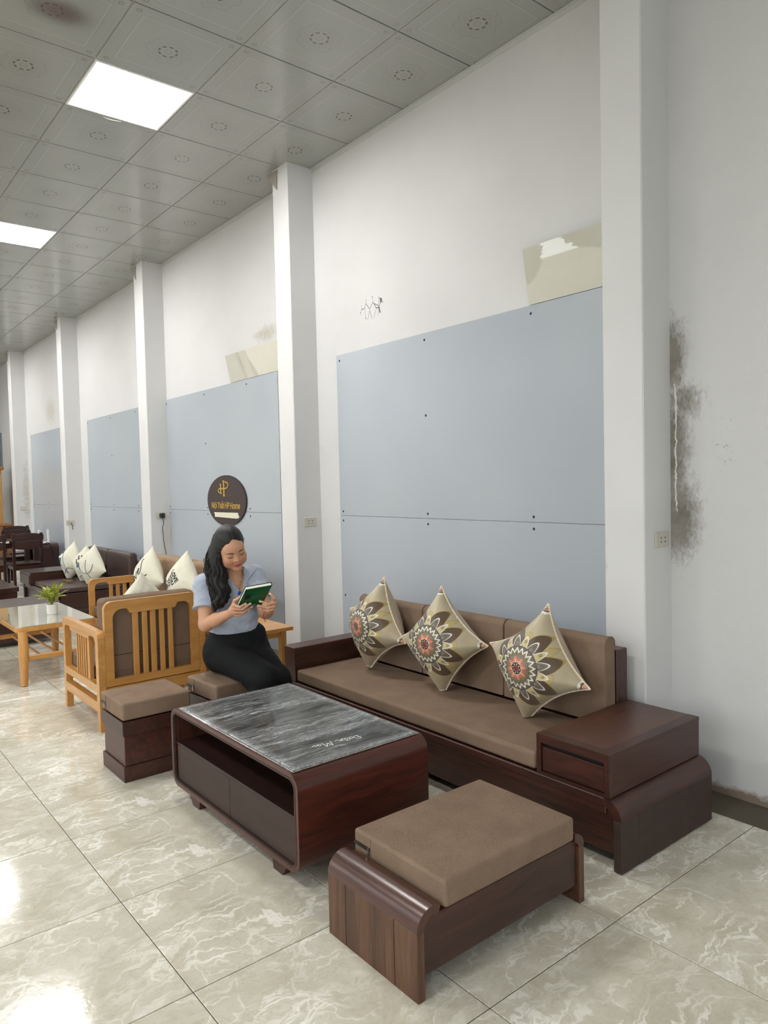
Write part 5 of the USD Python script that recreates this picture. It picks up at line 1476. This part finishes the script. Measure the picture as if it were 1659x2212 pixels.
# hair: a cap parted in the middle and a long wavy fall over her right shoulder
LOCK = np.array([(-.030, -.035, 1.165, .052), (-.052, -.062, 1.105, .052), (-.064, -.075, 1.050, .050), (-.066, -.082, 1.000, .050), (-.058, -.092, .950, .048), (-.050, -.108, .900, .047), (-.044, -.118, .855, .044), (-.056, -.116, .822, .030), (-.070, -.110, .790, .010)])
def hair_sdf(p):
    q = hl(p)
    c = elli(q, (0, .024, .042), (.080, .096, .091))
    c = smin(c, elli(q, (0, .062, -.02), (.070, .060, .085)), .04)
    face = smin(elli(q, (.004, -.115, -.034), (.060, .100, .100)), elli(q, (.004, -.105, .052), (.030, .070, .052)), .02)
    c = smax(c, -face, .010)
    part_ = np.abs(q[:, 0] - .004 - .1 * q[:, 1]) + np.maximum(q[:, 1] - .03, 0) * 3 + np.maximum(.09 - q[:, 2], 0)
    c = c + .0022 * np.exp(-(part_ / .004) ** 2)
    l = None
    for a, b in zip(LOCK, LOCK[1:]):
        e = cap(p, a[:3], b[:3], a[3] * .88, b[3] * .88); l = e if l is None else smin(l, e, .02)
    d = smin(c, l, .03)
    d = smin(d, cap(p, hw((0, .085, -.02)), A_(.010, .105, .90), .062, .035), .03)
    d = smax(d, -(elli(q, (.012, -.108, -.036), (.055, .085, .096))), .008)
    s = p[:, 2] * 46 + np.sin(p[:, 0] * 60) + p[:, 1] * 20
    ang = np.arctan2(p[:, 1] + .09, p[:, 0] + .055)
    w = np.clip((1.10 - p[:, 2]) / .1, 0, 1)
    d = d + w * (np.sin(ang * 9 + np.sin(p[:, 2] * 55) * 1.8) * .0035 + np.sin(p[:, 2] * 62 + ang * 2) * .0040)
    d = d + (1 - w) * np.sin((q[:, 0] * 5 + np.arctan2(q[:, 2], q[:, 0] + .001)) * 24) * .0006
    return d
v, f = surfnet(hair_sdf, (-.20, -.24, .74), (.16, .18, 1.30), .0036)
hr = part(pr, 'hair', (v, f), 'hair_black', True, world=False)
rg = np.random.default_rng(12); ms = []
for k in range(430):
    a0, rad0 = rg.uniform(0, 2 * PI), rg.uniform(.84, 1.04)
    t0, t1 = rg.uniform(0, .45), rg.uniform(.72, 1.0)
    if k > 385: rad0 = rg.uniform(1.05, 1.25)
    tt = np.linspace(t0, t1, 64); ph = rg.uniform(0, 6); fr_ = rg.uniform(20, 44); am = rg.uniform(.003, .008)
    C = np.stack([np.interp(tt, np.linspace(0, 1, len(LOCK)), LOCK[:, j]) for j in range(4)], 1)
    aa = a0 + 1.2 * (tt - t0) * rg.uniform(-1, 1)
    r = C[:, 3] * rad0 * (1 + .04 * np.sin(tt * fr_ + ph))
    P = C[:, :3] + np.c_[np.cos(aa) * r, np.sin(aa) * r * .8, 0 * tt] + np.c_[am * np.sin(tt * fr_ + ph), am * np.cos(tt * fr_ * .9 + ph), -.02 * (tt > .9) * (tt - .9)]
    qf = hl(P)
    keep = elli(qf, (.014, -.100, -.036), (.056, .080, .098)) > .0
    if keep.sum() < 8: continue
    P = P[keep]
    ms.append(tube(P, np.r_[np.full(len(P) - 6, rg.uniform(.0010, .0026)), np.linspace(.0016, .0003, 6)], 5))
for k in range(0):            # strands combed over the crown, from the parting down each side
    s = -1 if k % 2 else 1; y0 = rg.uniform(-.05, .05)
    u = np.linspace(.05, 1.0, 16)
    P = np.c_[s * np.sin(u * 1.75) * .080 + .004, y0 + .055 * u ** 1.4, .042 + np.cos(u * 1.75) * .0905]
    hh = hair_sdf(hw(P)); P = P * 1.0
    nrm = (P - A_(0, .024, .042)); nrm /= np.linalg.norm(nrm, axis=1, keepdims=True)
    P = P - nrm * (hh - .0006)[:, None]
    ok = elli(P, (.006, -.115, -.030), (.057, .099, .107)) > .002
    if ok.sum() > 5: ms.append(tube(hw(P[ok]), .0007, 5))
for sx, pts in ((1, [(.030, -.075, .075), (.052, -.068, .045), (.066, -.045, .015), (.071, -.020, -.010)]), (-1, [(-.004, -.082, .082), (-.030, -.082, .066), (-.054, -.072, .035), (-.064, -.060, .0)])):
    for k in range(0):
        P = np.array(pts) * (1 + .012 * k) + rg.normal(size=(4, 3)) * .0015
        ms.append(tube(hw(smooth_path(P, 6)), .0010, 5))
part(hr, 'strand', cat(ms), 'hair_black', True, world=False, kind='stuff')
ck = hw((.081, .010, .030))
part(pr, 'hair_clip', tube([ck + A_(.004 * math.cos(t), 0, .006 * math.sin(t)) for t in np.linspace(0, 2 * PI, 12)], .0012, 6), 'black_plastic', True, world=False)

# pale blue polo top
def wrinkle(p, a, s, seed):
    return a * (meshkit.fbm(p * s, 3, seed) - .5)
VPTS = [(.078, .866), (-.030, 1.000), (-.01, 1.08), (.11, 1.09), (.096, 1.000)]
VPOLY = sg.Polygon(VPTS)
def vcut(p):
    """Signed distance (in the front view) to the open neck."""
    out = np.full(len(p), -1e3); n = len(VPTS)
    ar = VPOLY.exterior.is_ccw
    for i in range(n):
        a, b = np.array(VPTS[i]), np.array(VPTS[(i + 1) % n]); d = (b - a) / np.linalg.norm(b - a)
        nn = np.array([d[1], -d[0]]) if ar else np.array([-d[1], d[0]])
        out = np.maximum(out, (p[:, [0, 2]] - a) @ nn)
    return out
HEM = .640
def shirt_base(p):
    t = torso_sdf(p) - .011
    t = smin(t, elli(p, (.028, .025, .690), (.132, .108, .110)), .04)
    for s, e in ((SHR, ELR), (SHL, ELL_)):
        d = e - s; m = s + d * .60
        ar = cap(p, s, m + (A_(-.006, 0, 0) if s is SHR else A_(.004, 0, 0)), .060, .064 if s is SHR else .058)
        ar = smax(ar, ((p - m) @ (d / np.linalg.norm(d))), .004)
        t = smin(t, ar, .022)
    t = smin(t, cap(p, NB0, NB0 * .45 + NB1 * .55, .060, .056), .02)
    for s, e in ((SHR, ELR), (SHL, ELL_)):
        t = smin(t, cap(p, s, s + (e - s) * .35, .062, .058), .02)
    t = smin(t, np.minimum(cap(p, NB0, SHR, .062, .060), cap(p, NB0, SHL, .062, .060)), .02)
    fold = .006 * np.sin(p[:, 2] * 70 + p[:, 0] * 40 + np.sin(p[:, 0] * 30) * 2) * np.clip(1 - np.abs(p[:, 2] - .72) / .10, 0, 1)
    return t + fold * .6 + wrinkle(p, .016, 12.0, 3) + wrinkle(p, .008, 30.0, 5)
def shirt_sdf(p):
    t = shirt_base(p)
    tilt = HEM + .05 * (p[:, 0] - .03)
    t = smax(t, tilt - p[:, 2], .004)
    t = smax(t, np.minimum(p[:, 2] - (1.002 + .25 * (p[:, 0] - .03)), .088 - np.hypot(p[:, 0] - NB0[0], p[:, 1] - NB0[1])), .004)
    inner = t + .0075
    t = np.maximum(t, -np.maximum(inner, -(np.maximum(0, 0) + 1e3)) if False else t)
    hole = np.maximum(vcut(p), p[:, 1] - .010)
    solid = t
    shell = np.maximum(t, -(body_core(p) - .0015))
    return np.maximum(np.where(p[:, 2] > .80, shell, solid), -hole)
def body_core(p):
    d = torso_sdf(p)
    d = smin(d, cap(p, NB0, NB1, .049, .046), .03)
    d = smin(d, cap(p, SHR, ELR, .050, .0385), .025)
    return smin(d, cap(p, SHL, ELL_, .050, .0385), .025)
v, f = surfnet(shirt_sdf, (-.23, -.16, .58), (.30, .20, 1.06), .0036)
g = G(); o = g.obj()
M['polo_blue'] = g.done('polo_blue', base_color=g.ramp(g.noise(o, 600.0, 2.0, .6), [(.3, srgb(152, 161, 178)), (.7, srgb(174, 182, 196))]), roughness=.9, sheen_weight=.2, normal=g.bump(g.noise(g.scale(o, (300., 300., 40.)), 1.0, 2.0, .5), .0008, .3))
sh = part(pr, 'polo_top', (v, f), 'polo_blue', True, world=False)
def drape(poly, lift, th=.0028, n=9):
    """A flap of cloth laid on the front of the top."""
    P = sg.Polygon(poly); x0, z0, x1, z1 = P.bounds
    tri = trimesh.creation.triangulate_polygon(P.segmentize(.008), engine='earcut') if False else None
    m = hullp(np.vstack([np.c_[np.array(poly)[:, 0], np.zeros(len(poly)), np.array(poly)[:, 1]], np.c_[np.array(poly)[:, 0], np.full(len(poly), th), np.array(poly)[:, 1]]])).refine_to_length(.010)
    w, ff = arr(m)
    o_ = np.c_[w[:, 0], np.full(len(w), -.20), w[:, 2]]
    y = march(shirt_base, o_, (0, 1.0, 0))[:, 1]
    return np.c_[w[:, 0], np.minimum(y, .05) - lift - w[:, 1], w[:, 2]], ff
part(sh, 'collar', cat([drape([(.088, .985), (.094, 1.014), (.118, 1.016), (.160, .992), (.138, .968), (.118, .945), (.100, .930)], .006), drape([(.076, .868), (.090, .960), (.118, .948), (.100, .905), (.088, .862)], .003)]), 'polo_blue', 40, world=False)
part(sh, 'placket', drape([(.070, .866), (.086, .866), (.092, .800), (.078, .800)], .002), 'polo_blue', 40, world=False)
for s, e in ((SHR, ELR), (SHL, ELL_)):
    d = (e - s) / np.linalg.norm(e - s); m = s + (e - s) * .585
    u = np.cross(d, (1.0, 0, 0)); u /= np.linalg.norm(u); w = np.cross(d, u)
    part(sh, 'sleeve_hem', tube([m + (A_(-.006, 0, 0) + 0 if s is SHR else A_(.004, 0, 0)) + (.0650 if s is SHR else .0590) * (math.cos(t) * u + math.sin(t) * w) for t in np.linspace(0, 2 * PI, 40)], .0022, 6), 'polo_blue', True, world=False)

# black wide trousers
def trouser_sdf(p):
    d = elli(p, (.034, .050, .545), (.172, .136, .135))
    d = smin(d, elli(p, (.030, .036, .640), (.128, .100, .075)), .05)
    a = cap(p, HIPR, KNR, .112, .076); a = smin(a, cap(p, KNR + A_(-.006, .0, -.005), FTR + A_(0, 0, .04), .078, .088), .03)
    b = cap(p, HIPL, KNL, .106, .066); b = smin(b, cap(p, KNL + A_(.006, .0, -.005), FTL + A_(0, 0, .04), .066, .080), .03)
    d = smin(d, smin(a, b, .022), .045)
    d = smin(d, elli(p, (.165, .030, .610), (.040, .055, .050)), .04)
    d = d + .006 * np.sin(p[:, 0] * 46 + p[:, 1] * 58 + 2 * np.sin(p[:, 2] * 18)) * np.clip((.60 - p[:, 2]) / .12, 0, 1) * .7 + wrinkle(p, .016, 9.0, 8)
    seat = .4060 - p[:, 2] + 60 * np.maximum(0, -p[:, 1] * .81 + p[:, 0] * .58 - .165)*0
    front = (-p[:, 1] * .81 + p[:, 0] * .58)
    d = smax(d, np.where(front < .215, .4085 - p[:, 2], -.05), .006)
    d = smax(d, p[:, 2] - .676, .004)
    return smax(d, .075 - p[:, 2], .003)
v, f = surfnet(trouser_sdf, (-.20, -.40, .06), (.40, .24, .70), .0055)
g = G(); o = g.obj()
M['black_cloth'] = g.done('black_cloth', base_color=g.ramp(g.noise(o, 500.0, 2.0, .6), [(.3, (.0035, .004, .005)), (.7, (.0065, .007, .0085))]), roughness=.8, specular_ior_level=.25)
part(pr, 'trousers', (v, f), 'black_cloth', True, world=False)
for Fx in (FTR, FTL):
    c = A_(Fx[0] + .03, Fx[1] - .045, 0)
    part(pr, 'shoe', xf(puff(-.042, .042, -.12, .10, 0, .06, r=.028, bulge=.004), rotz(.62), c), 'black_plastic', 60, world=False)

# necklace with a blue stone, ring, red wristband
plain('gold_chain', srgb(222, 190, 120), .25, metallic=1.0)
plain('blue_stone', (.02, .05, .45), .12, coat_weight=1.0)
plain('silver', (.8, .8, .8), .2, metallic=1.0)
plain('red_cord', srgb(150, 24, 30), .7)
def on_skin(P, lift=.0016):
    o_ = np.array([(x, -.25, z) for x, z in P]); y = march(lambda p: body_core(p), o_, (0, 1.0, 0), 110)[:, 1]
    return np.c_[o_[:, 0], np.minimum(y, .04) - lift, o_[:, 2]]
pend = (.062, .878)
ch_ = np.vstack([on_skin(np.c_[np.linspace(-.015, pend[0], 14), np.linspace(.985, pend[1] + .006, 14)]), on_skin(np.c_[np.linspace(pend[0], .084, 14), np.linspace(pend[1] + .006, 1.000, 14)])])
nk = part(pr, 'necklace', tube(ch_, .0013, 6), 'gold_chain', True, world=False)
pq = on_skin([pend], .006)[0]
part(nk, 'bead', cat([xf(trimesh.creation.icosphere(1, .0028), None, ch_[i]) for i in (17, 20, 23, 26)]), 'gold_chain', True, world=False)
part(nk, 'pendant', xf(rbox(-.008, .008, -.004, .004, -.013, .010, .004), roty(.3), pq + A_(0, -.006, -.006)), 'blue_stone', True, world=False, label='blue stone pendant')
a, b, c = FL[1]; d = (b - a) / np.linalg.norm(b - a); u = np.cross(d, BN); u /= np.linalg.norm(u); w = np.cross(d, u); m = a * .55 + b * .45
a2, b2, c2 = FL[2]; d2 = (b2 - a2) / np.linalg.norm(b2 - a2); u2 = np.cross(d2, BN); u2 /= np.linalg.norm(u2); w2 = np.cross(d2, u2); m2 = a2 * .5 + b2 * .5
part(pr, 'ring', tube([m2 + .0088 * (math.cos(t) * u2 + math.sin(t) * w2) for t in np.linspace(0, 2 * PI, 20)], .0016, 6), 'silver', True, world=False)
part(pr, 'wrist_cord', tube(smooth_path([WRL + A_(-.026, -.008, -.012), WRL + A_(-.030, -.012, -.030), WRL + A_(-.024, -.014, -.048), WRL + A_(-.020, -.010, -.062)], 4), .0020, 6), 'red_cord', True, world=False)

# the book in her hands
g = G(); o = g.obj()
plain('book_green', srgb(10, 82, 44), .42, coat_weight=.25); plain('book_dark', srgb(14, 48, 32), .5)
plain('book_patch', srgb(22, 26, 22), .5); plain('book_print', srgb(96, 128, 84), .6)
M['page_edge'] = g.done('page_edge', base_color=g.ramp(g.noise(g.scale(o, (8., 400., 400.)), 1.0, 2.0, .6), [(.3, srgb(222, 216, 200)), (.7, srgb(240, 236, 224))]), roughness=.8)
bk_ = thing('book', 'green hardback book held open-side up in the woman\'s hands', 'book', PLOC, PRZ)
def slab(u0, u1, v0, v1, d0, d1, b=.0006):
    """A block in the book's own axes: u, v on the cover, d out of the cover."""
    w_, h_ = np.linalg.norm(BW), np.linalg.norm(BH)
    V_, F_ = cbox(u0 * w_, u1 * w_, v0 * h_, v1 * h_, d0, d1, b)
    R = np.stack([BW / w_, BH / h_, BN], 1)
    V_ = TLb + V_ @ R.T
    return (V_, F_[:, ::-1]) if np.linalg.det(R) < 0 else (V_, F_)
part(bk_, 'cover', slab(0, 1, 0, 1, -.0024, 0), 'book_green', world=False, label='green front cover')
part(bk_, 'cover', slab(0, 1, 0, 1, -BT, -BT + .0024), 'book_dark', world=False)
part(bk_, 'spine', slab(.985, 1.01, 0, 1, -BT, 0), 'book_dark', world=False)
part(bk_, 'page_block', slab(.025, .985, .018, .985, -BT + .0024, -.0024), 'page_edge', world=False)
part(bk_, 'cover_panel', slab(.12, .33, .30, .56, .0000, .0003, .0001), 'book_patch', world=False, label='dark square printed on the cover')
part(bk_, 'cover_print', cat([slab(.42, .82, .26, .29, 0, .0003, .0001), slab(.40, .66, .40, .56, 0, .0002, .0001), slab(.70, .80, .40, .56, 0, .0002, .0001), slab(.36, .86, .66, .68, 0, .0003, .0001)]), plain('book_faint', srgb(34, 100, 58), .5), world=False)
part(bk_, 'cover_imprint', slab(.56, .72, .92, .945, 0, .0003, .0001), 'white_paper', world=False)
